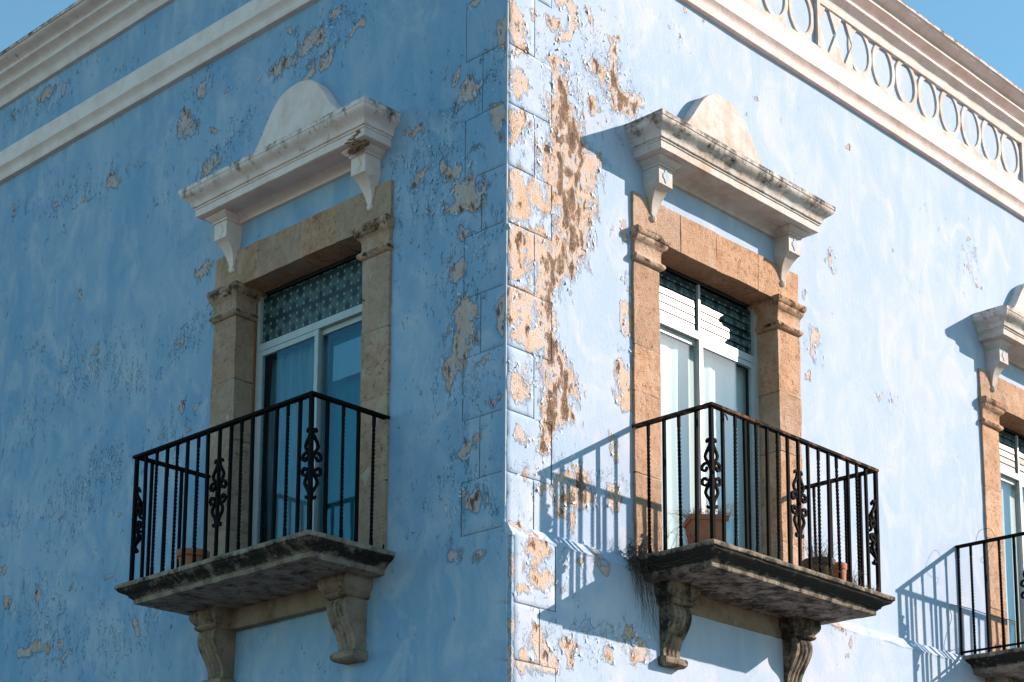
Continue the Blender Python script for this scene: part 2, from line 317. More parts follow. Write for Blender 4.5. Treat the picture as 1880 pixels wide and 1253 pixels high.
PATCH_L = [[(0.363,3.091,14),(0.403,3.007,10)],[(0.522,3.243,6)],[(0.267,3.693,8)],[(0.416,2.42,16),(0.343,2.318,20),(0.482,2.305,14),(0.352,2.224,8)],[(0.46,1.852,8),(0.473,1.741,7)],[(0.291,2.224,6)],[(0.383,1.505,18),(0.402,1.378,22),(0.44,1.237,16),(0.49,1.118,10),(0.529,1.015,7)],[(0.302,1.502,8)],[(0.39,0.535,12),(0.341,0.597,10)],[(0.302,0.241,13),(0.237,0.185,9)],[(0.833,2.68,5),(0.858,2.548,6)],[(0.501,2.559,9),(0.521,2.495,6)],[(0.28,2.655,7)],[(0.606,2.523,5),(0.592,2.637,4)],[(0.56,2.292,5)],[(0.806,2.953,5)],[(0.431,-0.096,9)],[(0.237,-0.204,6)],[(0.375,2.058,7)],[(0.539,1.954,4)],[(0.173,1.13,7)],[(0.112,0.837,6)],[(0.233,0.664,7)],[(0.055,2.878,6),(0.044,2.68,6)],[(0.035,3.459,6),(0.049,3.326,10)],[(0.017,2.363,5)],[(0.019,1.459,7),(0.023,1.275,8)],[(0.562,0.854,4)],[(3.533,3.927,15),(3.577,4.06,10)],[(2.007,4.116,17),(2.098,4.05,10)],[(2.288,4.048,13),(2.415,4.017,14)],[(1.918,3.879,8),(1.815,3.917,9)],[(2.06,3.872,8)],[(1.442,4.037,8),(1.608,4.018,5)],[(3.374,4.253,9),(3.327,4.17,5)],[(3.26,3.499,14),(3.139,3.548,9)],[(5.63,5.067,10),(5.761,5.063,6)],[(5.364,4.967,6),(5.376,4.904,5)],[(5.16,5.044,5)],[(4.582,3.9,11),(4.52,3.801,6)],[(5.893,5.059,6)],[(6.155,4.997,5)],[(3.213,2.678,10),(3.28,2.644,9)],[(3.315,2.641,6)],[(3.55,2.137,6)],[(3.496,1.622,7)],[(3.272,1.567,5)],[(5.575,0.003,9),(5.308,-0.05,11),(5.163,-0.048,8)],[(4.966,-0.023,8)],[(4.918,-0.129,9)],[(5.918,0.717,7)],[(5.408,0.413,8)],[(5.832,0.464,8)],[(5.181,0.334,5)],[(4.888,0.431,5)],[(4.425,0.219,5)],[(5.101,1.045,4)],[(4.221,0.858,5)],[(4.812,1.103,4)],[(4.348,0.383,5)],[(3.982,-0.006,7),(3.932,-0.1,5)],[(3.378,1.396,6)],[(3.017,4.086,7)],[(3.193,3.783,5)],[(4.151,3.802,4)],[(4.233,3.888,4)],[(4.934,3.806,6)],[(5.442,3.938,5)],[(6.091,4.082,5)],[(5.097,3.81,5)],[(3.502,2.268,4)],[(4.66,2.397,4)],[(5.022,2.928,4)],[(5.129,2.281,3)],[(5.447,2.606,3)],[(2.233,4.259,5)],[(1.883,4.097,5)],[(1.733,4.19,5)],[(1.747,4.239,8)],[(1.141,1.778,4)],[(0.773,2.341,4)],[(0.904,2.184,4)],[(0.675,2.826,4)],[(0.976,2.973,6),(0.867,2.974,5)],[(1.031,2.951,5)]]
CHIP_L = [(2.13,4.063,90),(1.61,4.096,60),(3.228,3.543,70),(4.581,3.885,60),(5.274,3.943,80),(5.974,4.07,50),(3.57,3.94,50),(5.583,5.023,80),(6.158,5.025,60),(4.446,4.697,60),(3.213,2.678,50),(3.374,4.244,60),(5.664,2.664,60),(5.05,2.308,90),(5.597,1.961,80),(4.494,2.259,90),(4.095,1.972,60),(3.526,2.095,50),(3.257,2.245,60),(5.028,1.124,120),(5.445,0.363,110),(5.082,-0.06,110),(4.16,-0.152,90),(3.673,0.031,60),(0.668,2.425,110),(0.448,1.734,90),(0.387,1.035,100),(0.327,0.283,110),(0.26,3.112,90),(0.781,2.783,70),(0.074,2.077,60),(4.425,1.365,90),(3.623,1.409,70),(5.858,1.147,60),(2.795,3.708,60),(3.902,3.444,40)]
CHIP_R = [(0.582,3.127,90),(0.923,3.426,90),(1.216,3.377,70),(0.364,2.567,90),(0.581,2.174,70),(0.209,1.555,70),(0.42,1.052,80),(0.265,0.64,70),(0.686,0.407,90),(1.072,0.456,60),(0.37,-0.21,90),(0.27,-0.727,90),(0.79,-0.642,80),(1.231,-0.608,70),(1.184,1.456,50),(1.205,2.303,40),(3.434,2.136,60),(3.772,2.969,40),(5.943,3.773,50),(0.867,3.818,90),(0.255,3.394,80),(0.151,2.8,70),(3.772,-0.115,60),(4.591,1.993,50),(1.781,4.123,50),(1.153,3.021,40),(0.16,1.055,60),(0.114,0.24,60),(5.926,3.561,60),(5.227,3.941,40)]

SU, SZ = 165.0, 270.0
_lat = np.random.RandomState(3).uniform(-1, 1, (2, 256, 256))
def vnoise(k, X, Y):
    """smooth lattice noise in -1..1"""
    xi = np.floor(X).astype(int); yi = np.floor(Y).astype(int); fx = X-xi; fy = Y-yi; fx = fx*fx*(3-2*fx); fy = fy*fy*(3-2*fy); L_ = _lat[k]
    g = lambda a, b: L_[a % 256, b % 256]
    return (g(xi, yi)*(1-fx) + g(xi+1, yi)*fx)*(1-fy) + (g(xi, yi+1)*(1-fx) + g(xi+1, yi+1)*fx)*fy
def field(chains, U, Z):
    f = np.full(U.shape, -2.2); U0, Z0 = U, Z
    U = U0 + .055*vnoise(0, U0*8, Z0*6) + .030*vnoise(0, U0*21+9, Z0*15) + .016*vnoise(1, U0*45, Z0*32); Z = Z0 + .050*vnoise(1, U0*8+5, Z0*6+3) + .028*vnoise(1, U0*21+3, Z0*15+8)
    for ch in chains:
        segs = list(zip(ch, ch[1:])) if len(ch) > 1 else [(ch[0], ch[0])]
        for a, b in segs:
            ax, az, bx_, bz = a[0]*SU, a[1]*SZ, b[0]*SU, b[1]*SZ; dx, dz = bx_-ax, bz-az; L2 = dx*dx+dz*dz
            X = U*SU; Y = Z*SZ
            t = np.clip(((X-ax)*dx + (Y-az)*dz)/L2, 0, 1) if L2 > 0 else np.zeros_like(X)
            r = (a[2] + (b[2]-a[2])*t)*1.12
            d = np.hypot(X-ax-t*dx, Y-az-t*dz); f = np.maximum(f, 1.15 - 1.15*d/r)
    return np.clip(f, -2.2, 1)
def chipf(cl, U, Z):
    c = np.full(U.shape, .02 if cl is CHIP_L else -.22)
    for (u, z, r) in cl: c += .8*np.exp(-(((U-u)*SU)**2 + ((Z-z)*SZ)**2)/(r*.75)**2)
    return np.clip(c, -.3, 1)
CH_R = PATCH_R + PATCH_Q + PATCH_P; PATCH_RAW = [PATCH_R[0], PATCH_R[2], PATCH_R[8], PATCH_R[9], PATCH_R[5], PATCH_R[19]]
def set_wear(me, side):
    n = len(me.vertices); co_ = np.empty(n*3, 'f'); me.vertices.foreach_get('co', co_); co_ = co_.reshape(-1, 3)
    U = (co_[:, 1] if side == 'L' else co_[:, 0]).astype(float); Z = co_[:, 2].astype(float)
    p = field(PATCH_L if side == 'L' else CH_R, U, Z); c = chipf(CHIP_L if side == 'L' else CHIP_R, U, Z)
    rw = np.clip(field(PATCH_RAW, U, Z), 0, 1)*.9 if side == 'R' else np.zeros_like(U)
    for nm, arr in (('peel', p), ('chip', c), ('raw', rw)):
        a = me.attributes.new(nm, 'FLOAT', 'POINT'); a.data.foreach_set('value', arr.astype('f'))
def F(side, u, d, z): return (-d, u, z) if side == 'L' else (u, -d, z)
def lines(a, b, step, cuts):
    c = sorted(set([a, b] + [q for q in cuts if a < q < b])); out = [a]
    for p, q in zip(c, c[1:]):
        n = max(1, int(math.ceil((q-p)/step))); out += [p + (q-p)*i/n for i in range(1, n+1)]
    return np.array(out)
def wall_grid(side, u0, u1, z0, z1, holes, d=0.0, step=.025, warp=.006):
    """a plastered sheet with real openings; holes are (ua, ub, za, zb)"""
    us = lines(u0, u1, step, [h[0] for h in holes] + [h[1] for h in holes]); zs = lines(z0, z1, step, [h[2] for h in holes] + [h[3] for h in holes])
    nu, nz = len(us), len(zs); U, Z = np.meshgrid(us, zs); D = np.full(U.shape, d)
    if warp:
        D = D + warp*(.5*np.sin(U*2.1+Z*1.3) + .5*np.sin(U*3.7-Z*2.9+1) )*np.clip(U/.5, 0, 1)*.5
    V = np.stack([-D, U, Z] if side == 'L' else [U, -D, Z], -1).reshape(-1, 3)
    uc = (us[1:]+us[:-1])/2; zc = (zs[1:]+zs[:-1])/2; UC, ZC = np.meshgrid(uc, zc); keep = np.ones(UC.shape, bool)
    for (a, b, c, e) in holes: keep &= ~((UC > a) & (UC < b) & (ZC > c) & (ZC < e))
    I, J = np.nonzero(keep); a = I*nu + J
    Q = np.stack([a, a+1, a+1+nu, a+nu], -1)
    if side == 'L': Q = Q[:, ::-1]
    used = np.unique(Q); mp = -np.ones(len(V), int); mp[used] = np.arange(len(used)); V = V[used]; Q = mp[Q]
    me = bpy.data.meshes.new('wall'); me.vertices.add(len(V)); me.vertices.foreach_set('co', V.ravel().astype('f'))
    me.loops.add(Q.size); me.loops.foreach_set('vertex_index', Q.ravel().astype('i')); me.polygons.add(len(Q))
    me.polygons.foreach_set('loop_start', (np.arange(len(Q))*4).astype('i')); me.update(calc_edges=True); me.validate()
    for p in me.polygons: p.use_smooth = True
    set_wear(me, side); return me

UL, UR, UR3 = 2.0855, 2.2489, 6.9883
SH, OH, ZST, ZOP = .99, .711, 2.68, 2.385
building = empty('corner_building', (0, 0, GZ))
tag(building, 'two storey corner building with peeling pale blue walls, white cornices and stone door surrounds', 'building')
BO = (0, 0, -GZ)               # parts are placed in the building's own frame
def part(name, me, mat, label=None, loc=(0, 0, 0), rz=0.0):
    o = link(name, me, mat, building, (loc[0], loc[1], loc[2]-GZ), rz)
    if label: o['label'] = label
    return o

# quoin courses down the corner: (z top, z bottom, width on sunny side, width on shaded side)
GAP = .006
QZ = [4.40, 4.16, 3.73, 3.297, 2.872, 2.433, 2.034, 1.598, 1.187, .755, .343, -.02]
QB = []
for i in range(len(QZ)-1):
    lng = (i % 2 == 1)         # the block under z = 3.297 is long on the sunny side
    QB.append((QZ[i], QZ[i+1], .43 if lng else .262, .225 if lng else .385))
PB = [(-.06, -.518, .40, 0), (-.518, -.883, .25, 0), (-.883, -1.32, .40, 0), (-1.32, -1.75, .25, 0)]
holesL = [(UL-SH+.006, UL+SH-.006, -.02, ZST-.006)]; holesR = [(UR-SH+.006, UR+SH-.006, -.02, ZST-.006), (UR3-SH+.006, UR3+SH-.006, -.02, ZST-.006)]
holesQ = lambda j: [(-1, q[j], q[1], q[0]) for q in QB]
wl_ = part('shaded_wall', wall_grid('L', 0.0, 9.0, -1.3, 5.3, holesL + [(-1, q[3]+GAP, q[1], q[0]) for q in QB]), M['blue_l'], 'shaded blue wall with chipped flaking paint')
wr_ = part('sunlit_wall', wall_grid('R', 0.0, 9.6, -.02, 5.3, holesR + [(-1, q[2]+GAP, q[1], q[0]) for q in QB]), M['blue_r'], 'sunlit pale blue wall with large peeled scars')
# sheets recessed behind the quoin joints
for side, j, w_ in (('L', 3, wl_), ('R', 2, wr_)):
    me = wall_grid(side, .007, .5, -.03, 4.42, [], -.006, .06, 0); o = link('joint_backing', me, M['joint'], w_)
def quoin_mesh(zt, zb, wr, wl, dr=.0, dl=.0, g=GAP/2):
    """one plastered corner block: two face grids plus returns, proud by 2 mm"""
    e = .002; bm = bmesh.new(); n1 = max(2, int(wl/.028)); n2 = max(2, int(wr/.028)); nz = max(2, int((zt-zb)/.028))
    path = [(-dl-e+.03, wl+.0), (-dl-e+.004, wl)] + [(-dl-e, wl - (wl+dr)*i/n1) for i in range(1, n1)] + [(-dl-e+.004, -dr-e+.004)] + [(-dl + (wr+dl)*i/n2, -dr-e) for i in range(1, n2)] + [(wr, -dr-e+.004), (wr, -dr+.03)]
    rows = []
    zz = [zt-g] + [zt-g-.004 - (zt-zb-2*g-.008)*i/nz for i in range(nz+1)] + [zb+g]
    for zi, z in enumerate(zz):
        ins = .004 if zi in (0, len(zz)-1) else 0
        row = []
        for (x, y) in path:
            q = Vector((x*8, y*8, z*8)); nn = mnoise.noise_vector(q)*.003 + mnoise.noise_vector(q*4)*.0012
            if abs(x-(-dl-e+.004)) < 1e-6 and abs(y-(-dr-e+.004)) < 1e-6:      # the arris is knocked about
                kn = .005 + .012*max(0, mnoise.noise(Vector((3, 1, z*7))) + .25) + .008*max(0, mnoise.noise(Vector((9, 1, z*26)))); x += kn; y += kn
            row.append(bm.verts.new((x + (ins if x <= 0 else 0) + nn.x*.6, y + (ins if y <= 0 else 0) + nn.y*.6, z + nn.z*.5)))
        rows.append(row)
    for a, b in zip(rows, rows[1:]):
        for i in range(len(a)-1): bm.faces.new((a[i], b[i], b[i+1], a[i+1]))
    kc = 1 + n1                # index of the corner vertex in a row
    for row in (rows[0], rows[-1]):     # top and bottom lips
        back = [bm.verts.new((.03 if i <= kc else v.co.x, .03 if i >= kc else v.co.y, v.co.z)) for i, v in enumerate(row)]
        for i in range(len(row)-1): bm.faces.new((row[i], row[i+1], back[i+1], back[i]))
    me = bpy.data.meshes.new('quoin'); bmesh.ops.recalc_face_normals(bm, faces=bm.faces); bm.to_mesh(me); bm.free()
    for p in me.polygons: p.use_smooth = True
    me.set_sharp_from_angle(angle=rad(50))
    n = len(me.vertices); co_ = np.empty(n*3, 'f'); me.vertices.foreach_get('co', co_); co_ = co_.reshape(-1, 3)
    onL = co_[:, 1] > co_[:, 0] + .002
    pk = np.where(onL, field(PATCH_L, co_[:, 1].astype(float), co_[:, 2].astype(float)), field(CH_R, co_[:, 0].astype(float), co_[:, 2].astype(float)))
    ck = np.where(onL, chipf(CHIP_L, co_[:, 1].astype(float), co_[:, 2].astype(float)), chipf(CHIP_R, co_[:, 0].astype(float), co_[:, 2].astype(float)))
    rk = np.where(onL, 0, np.clip(field(PATCH_RAW, co_[:, 0].astype(float), co_[:, 2].astype(float)), 0, 1)*.9)
    for nm, arr in (('peel', pk), ('chip', ck), ('raw', rk)):
        a = me.attributes.new(nm, 'FLOAT', 'POINT'); a.data.foreach_set('value', arr.astype('f'))
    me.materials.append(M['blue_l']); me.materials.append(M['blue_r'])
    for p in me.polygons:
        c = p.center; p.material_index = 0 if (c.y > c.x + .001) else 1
    return me
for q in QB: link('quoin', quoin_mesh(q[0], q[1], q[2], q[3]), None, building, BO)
# the plinth steps out on the sunny side only
PD = .065
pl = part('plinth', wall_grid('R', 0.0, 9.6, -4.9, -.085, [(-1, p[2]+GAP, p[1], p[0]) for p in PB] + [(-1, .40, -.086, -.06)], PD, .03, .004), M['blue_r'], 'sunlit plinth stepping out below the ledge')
bm = bmesh.new()
us = lines(0.0, 9.6, .04, [])
rows = []
for (d, z) in ((-.01, .012), (.02, .002), (PD-.008, -.062), (PD+.004, -.074), (PD, -.088)):
    rows.append([bm.verts.new((u, -d + mnoise.noise(Vector((u*3, d*20, 2)))*.004, z + mnoise.noise(Vector((u*5, d*9, 7)))*.010)) for u in us])
for a, b in zip(rows, rows[1:]):
    for i in range(len(a)-1): bm.faces.new((a[i], a[i+1], b[i+1], b[i]))
e0 = [r_[0] for r_ in rows] + [bm.verts.new((0, .01, -.088))]; bm.faces.new(e0)
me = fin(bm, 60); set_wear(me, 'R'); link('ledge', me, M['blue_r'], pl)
bm = bmesh.new()                                     # side of the plinth at the corner
me = wall_grid('R', .012, .5, -1.8, -.06, [], PD-.009, .06, 0); link('joint_backing', me, M['joint'], pl)
for q in PB:
    link('quoin', quoin_mesh(q[0], q[1], q[2], .12, PD, -.0015), None, building, BO)
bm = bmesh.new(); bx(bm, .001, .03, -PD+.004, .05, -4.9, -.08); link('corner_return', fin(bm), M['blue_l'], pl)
bm = bmesh.new()
for (x0, y0, x1, y1) in ((.0, 9.0, .0, 0.0),):
    vs = [bm.verts.new(p) for p in ((0, 0, -4.9), (0, 9, -4.9), (0, 9, -1.3), (0, 0, -1.3))]; bm.faces.new(vs)
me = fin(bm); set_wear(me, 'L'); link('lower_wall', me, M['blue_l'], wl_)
bm = bmesh.new()                                     # roof slab and the unseen back of the block
bx(bm, .05, 9.6, .05, 9.0, 5.2, 5.3); bx(bm, 9.5, 9.6, .05, 9.0, -4.9, 5.19); bx(bm, .05, 9.49, 8.9, 9.0, -4.9, 5.19)
part('roof', fin(bm), M['roof'])

# ------------------------------------------------------------------ mouldings that run round the corner
def run_mold(profile, name, mat, label, la=9.0, lb=9.6, amp=.003, seed=0, starts=None):
    """profile: (d, z, mould) from bottom to top, mitred at the corner; label says what it is"""
    bm = bmesh.new(); lay = bm.verts.layers.float.new('mould')
    ss = [('L', u) for u in np.linspace(la, .12, int(la/.05))] + [('C', 0)] + [('R', u) for u in np.linspace(.12, lb, int(lb/.05))]
    rows = []
    for (d, z, m) in profile:
        row = []
        for (sd_, u) in ss:
            dn = mnoise.noise(Vector((u*6 + (50 if sd_ == 'R' else 0), d*30+seed, z*30)))*amp + mnoise.noise(Vector((u*1.1 + (50 if sd_ == 'R' else 0), seed, z*5)))*amp*1.2
            zn = mnoise.noise(Vector((u*5 + (50 if sd_ == 'R' else 0), d*30+seed, z*9+40)))*amp
            p = (-(d+dn), u, z+zn) if sd_ == 'L' else ((-d, -d, z) if sd_ == 'C' else (u, -(d+dn), z+zn))
            v = bm.verts.new(p); v[lay] = m; row.append(v)
        rows.append(row)
    for a, b in zip(rows, rows[1:]):
        for i in range(len(a)-1): bm.faces.new((a[i], a[i+1], b[i+1], b[i]))
    return part(name, fin(bm, 32), mat, label)
def arc(d0, z0, d1, z1, bul, n=6, m=0.0):
    """curve between two profile points, bulging by bul towards +d"""
    return [(d0 + (d1-d0)*t + bul*math.sin(math.pi*t), z0 + (z1-z0)*t, m) for t in [i/n for i in range(n+1)]]
def cyma(d0, z0, d1, z1, a, n=8, m=0.0):
    return [(d0 + (d1-d0)*(t - a*math.sin(2*math.pi*t)/(2*math.pi)), z0 + (z1-z0)*t, m) for t in [i/n for i in range(n+1)]]
string_profile = [(-.02, 4.405, .1), (.040, 4.412, .15), (.046, 4.435, .1)] + arc(.046, 4.436, .082, 4.515, -.014, 6) + [(.082, 4.533, .05), (.052, 4.540, .2), (.052, 4.548, 0), (.050, 4.69, 0), (.044, 4.70, .2), (-.02, 4.72, .3)]
run_mold(string_profile, 'string_course', M['white'], 'white moulded string course above the doors', amp=.0018, seed=3)
cornice_profile = ([(-.02, 5.165, .1), (.030, 5.17, .1), (.040, 5.20, .1)] + arc(.040, 5.201, .105, 5.275, -.018, 6) + [(.105, 5.30, .1), (.085, 5.305, .1), (.085, 5.315, .1)]
    + arc(.085, 5.316, .155, 5.375, -.016, 5) + [(.155, 5.392, .1), (.145, 5.395, .2)] + cyma(.145, 5.396, .235, 5.465, .9, 7, .25) + [(.25, 5.468, .5), (.25, 5.492, .75), (.23, 5.505, .85), (.05, 5.53, .7), (-.35, 5.54, .5)])
run_mold(cornice_profile, 'roof_cornice', M['white'], 'white stepped cornice along the roof edge', amp=.0025, seed=11)

# ------------------------------------------------------------------ raised frieze on the sunny wall
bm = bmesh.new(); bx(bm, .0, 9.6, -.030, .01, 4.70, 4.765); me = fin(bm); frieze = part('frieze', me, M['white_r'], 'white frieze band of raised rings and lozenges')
def ring_mesh():
    bm = bmesh.new(); n = 44; R0 = []
    for i in range(n):
        a = 2*math.pi*i/n; c, s = math.cos(a), math.sin(a)
        R0.append([bm.verts.new(p) for p in ((c*.180, .005, s*.226), (c*.179, -.009, s*.225), (c*.174, -.013, s*.220), (c*.134, -.013, s*.180), (c*.129, -.009, s*.175), (c*.128, .005, s*.174))])
    for i in range(n):
        a, b = R0[i], R0[(i+1) % n]
        for j in range(5): bm.faces.new((a[j], a[j+1], b[j+1], b[j]))
    return fin(bm, 35)
def loz_mesh():
    bm = bmesh.new(); hw, hh = .118, .226
    for sx in (-1, 1):
        for sz in (-1, 1):
            prism(bm, [(sx*hw, sz*hh), (sx*.002, sz*hh), (sx*hw, sz*.002)] if sx*sz > 0 else [(sx*hw, sz*hh), (sx*hw, sz*.002), (sx*.002, sz*hh)], 'y', -.018, .005)
    return fin(bm)
rm, lm = ring_mesh(), loz_mesh(); bar = box_mesh(-.02, .02, -.034, .005, -.226, .226, .004)
ZF = 4.99
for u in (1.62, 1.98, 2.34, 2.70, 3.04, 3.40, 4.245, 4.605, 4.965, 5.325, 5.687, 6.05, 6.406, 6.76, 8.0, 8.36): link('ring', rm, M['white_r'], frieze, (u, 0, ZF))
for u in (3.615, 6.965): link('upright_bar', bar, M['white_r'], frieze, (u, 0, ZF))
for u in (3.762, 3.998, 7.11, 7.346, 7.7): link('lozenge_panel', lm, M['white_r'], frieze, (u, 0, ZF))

# ------------------------------------------------------------------ door surrounds, hoods, balconies, doors (local x along the wall, -y outwards)
HOOD = ([(1.0, .05, 3.185, .5), (1.035, .30, 3.178, .62), (1.054, .338, 3.165, .62), (1.054, .345, 3.158, .55), (1.054, .345, 3.128, .45)]
    + [(1.054-.345+d, d, z, .30 if z < 3.08 else .42) for d, z, _ in cyma(.340, 3.124, .272, 3.030, .9, 8)] + [(.978, .269, 3.018, .3), (.966, .257, 3.014, .35), (.966, .257, 3.002, .2), (.958, .249, 2.998, .1), (.958, .249, 2.945, .05), (.945, .236, 2.938, .05)])
def bracket_mesh():
    """little scroll bracket: flared cap, cube, tapering tail with a drop"""
    bm = bmesh.new()
    def ring(h, d, z): return [bm.verts.new(p) for p in ((-h, .0, z), (-h, -d, z), (h, -d, z), (h, .0, z))]
    R = [ring(h, d, z) for h, d, z in ((.125, .20, 2.937), (.122, .197, 2.925), (.100, .172, 2.905), (.086, .156, 2.898), (.086, .156, 2.885), (.074, .145, 2.882), (.074, .145, 2.752), (.066, .120, 2.738), (.056, .085, 2.700), (.044, .058, 2.655), (.033, .042, 2.610), (.026, .035, 2.575), (.018, .030, 2.562))]
    for a, b in zip(R, R[1:]):
        for i in range(3): bm.faces.new((a[i], a[i+1], b[i+1], b[i]))
    for i in range(1): pass
    # drop
    D = [[bm.verts.new((math.cos(q)*r_, -.022+math.sin(q)*r_, z)) for q in [2*math.pi*j/8 for j in range(8)]] for r_, z in ((.012, 2.566), (.026, 2.552), (.028, 2.535), (.020, 2.518), (.004, 2.508))]
    for a, b in zip(D, D[1:]):
        for j in range(8): bm.faces.new((a[j], a[(j+1) % 8], b[(j+1) % 8], b[j]))
    return fin(bm, 30)
def rosette_mesh():
    """raised four-leaf plaque on the bracket face"""
    bm = bmesh.new(); n = 24; pts = [(math.cos(2*math.pi*i/n)*(.022+.012*abs(math.cos(2*2*math.pi*i/n))), math.sin(2*math.pi*i/n)*(.034+.016*abs(math.cos(2*2*math.pi*i/n)))) for i in range(n)]
    prism(bm, pts, 'y', -.004, .002); return fin(bm)
def pediment_mesh():
    key = [(0, 3.745), (.09, 3.738), (.17, 3.71), (.24, 3.66), (.30, 3.59), (.36, 3.50), (.42, 3.415), (.49, 3.34), (.57, 3.285), (.66, 3.24), (.78, 3.205), (.88, 3.18)]
    xs = [p[0] for p in key]; top = [(x, float(np.interp(x, xs, [p[1] for p in key]))) for x in np.linspace(0, .88, 34)]
    for _ in range(2): top = [top[0]] + [(top[i][0], (top[i-1][1]+2*top[i][1]+top[i+1][1])/4) for i in range(1, len(top)-1)] + [top[-1]]
    out = [(-x, z) for x, z in top[::-1]] + top[1:]
    bm = bmesh.new(); f = [bm.verts.new((x, -.092, z)) for x, z in out]; e = [bm.verts.new((x*1.006, -.080, z+.012)) for x, z in out]; b = [bm.verts.new((x*1.006, .005, z+.012)) for x, z in out]
    lo = [bm.verts.new((x, -.092, 3.17)) for x, z in out]
    for i in range(len(out)-1):
        bm.faces.new((f[i], f[i+1], e[i+1], e[i])); bm.faces.new((e[i], e[i+1], b[i+1], b[i])); bm.faces.new((lo[i], lo[i+1], f[i+1], f[i]))
    return fin(bm, 40)
BRK, ROS, PED = bracket_mesh(), rosette_mesh(), pediment_mesh()
def bed_mold():
    bm = bmesh.new(); pr = [(0, 2.885), (-.028, 2.888), (-.032, 2.900)] + [(-d, z) for d, z, _ in arc(.032, 2.902, .095, 2.936, -.012, 5)] + [(-.10, 2.95), (0, 2.95)]
    prism(bm, pr, 'x', -.70, .70); return fin(bm, 30)
BED = bed_mold()
def frame(side, u0): return ((0, u0, 0), -math.pi/2) if side == 'L' else ((u0, 0, 0), 0.0)
def make_hood(side, u0, label, seed, mat, mo=0.0):
    loc, rz = frame(side, u0)
    h = part('door_hood', molded([(h_, d_, z_, m_ + (mo if z_ > 3.0 else mo*.5)) for h_, d_, z_, m_ in HOOD], .045, .0022, 0, seed, 32, cap_bot=True), mat, label, loc, rz)
    link('bed_moulding', BED.copy(), mat, h)
    for s in (-1, 1):
        b = link('bracket', BRK.copy(), mat, h, (s*.78, 0, 0)); link('pediment_dummy', None, None, h) if False else None
        link('rosette', ROS.copy(), M['joint'] if side == 'R' else mat, h, (s*.78, -.146, 2.818))  # on the sunny side blue paints the shadow of a recess
    link('pediment', PED.copy(), mat, h)
    return h
def capital_mesh(s, seed):
    """moulded capital stone of a jamb; s = side of the opening"""
    pr = [(.0, 2.160), (.018, 2.166), (.034, 2.180), (.036, 2.196), (.028, 2.210), (.012, 2.222), (.008, 2.235), (.010, 2.295), (.022, 2.312), (.040, 2.325), (.046, 2.340), (.046, 2.352), (.060, 2.362), (.064, 2.378), (.062, 2.400), (.046, 2.412), (.0, 2.416)]
    bm = bmesh.new(); lay = bm.verts.layers.float.new('mould'); R = []
    xi, xo = s*OH, s*(SH-.004)
    for o, z in pr:
        P = []
        y = -.02-o; xa = xi - s*o; xb = xo + s*o*.35
        for i in range(6): P.append((xa, .20 + (y-.20)*i/6))
        for i in range(9): P.append((xa + (xb-xa)*i/8, y))
        P.append((xb, .02))
        row = []
        for (x, yy) in P:
            n = mnoise.noise_vector(Vector((x*11+seed, yy*11, z*16)))*.0045
            v = bm.verts.new((x+n.x, yy+n.y, z+n.z*.5)); v[lay] = .27 + .31*(o > .03); row.append(v)
        R.append(row)
    for a, b in zip(R, R[1:]):
        for i in range(len(a)-1): bm.faces.new((a[i], a[i+1], b[i+1], b[i]))
    bm.faces.new(R[0]); bm.faces.new(R[-1])
    return fin(bm, 45)
def stone(x0, x1, z0, z1, seed, y0=-.022, y1=.20):
    bm = bmesh.new(); bx(bm, x0, x1, y0, y1, z0, z1)
    for _ in range(3):
        es = [e for e in bm.edges if e.calc_length() > .11]
        if es: bmesh.ops.subdivide_edges(bm, edges=es, cuts=1, use_grid_fill=True)
    rough(bm, .0045, 9, seed)
    return fin(bm, 50, 0)
def make_surround(side, u0, label, seed):
    loc, rz = frame(side, u0); rg = random.Random(seed)
    bm = bmesh.new()                                    # mortar core that shows in the joints
    for s in (-1, 1):
        a, b = sorted((s*(OH+.012), s*(SH-.012))); bx(bm, a, b, -.0185, .19, -.02, 2.40)
    bx(bm, -SH+.012, SH-.012, -.018, .188, 2.402, ZST-.012)
    t = part('door_surround', fin(bm), M['mortar'], label, loc, rz)
    for s in (-1, 1):
        zz = [-.02, .55+rg.uniform(-.08, .08), 1.12+rg.uniform(-.1, .1), 1.62+rg.uniform(-.08, .08), 2.158]
        for i, (z0, z1) in enumerate(zip(zz, zz[1:])):
            a, b = sorted((s*OH, s*SH)); link('jamb_stone', stone(a, b, z0+.0035, z1-.0035, seed+i+s*7), M['stone'], t)
        link('capital_stone', capital_mesh(s, seed+s), M['stone'], t)
    xs = [-SH, -.48+rg.uniform(-.05, .05), -.02+rg.uniform(-.06, .06), .46+rg.uniform(-.05, .05), SH]
    for i, (a, b) in enumerate(zip(xs, xs[1:])): link('lintel_stone', stone(a+.0025 if i else a, b-.0025 if i < 3 else b, ZOP+.004, ZST, seed+20+i), M['stone'], t)
    return t
SLAB = [(1.055, .728, .004, .40), (1.072, .745, -.006, .46), (1.072, .745, -.032, .60), (1.062, .735, -.040, .88)] + [(1.072-.745+d, d, z, .86) for d, z, _ in cyma(.732, -.042, .672, -.092, .9, 6)] + [(.996, .669, -.097, .74), (.985, .658, -.100, .74), (.985, .658, -.106, .58), (.975, .648, -.109, .40), (.970, .643, -.142, .48), (.955, .628, -.146, .50), (.80, .48, -.147, .52), (.55, .25, -.147, .50)]
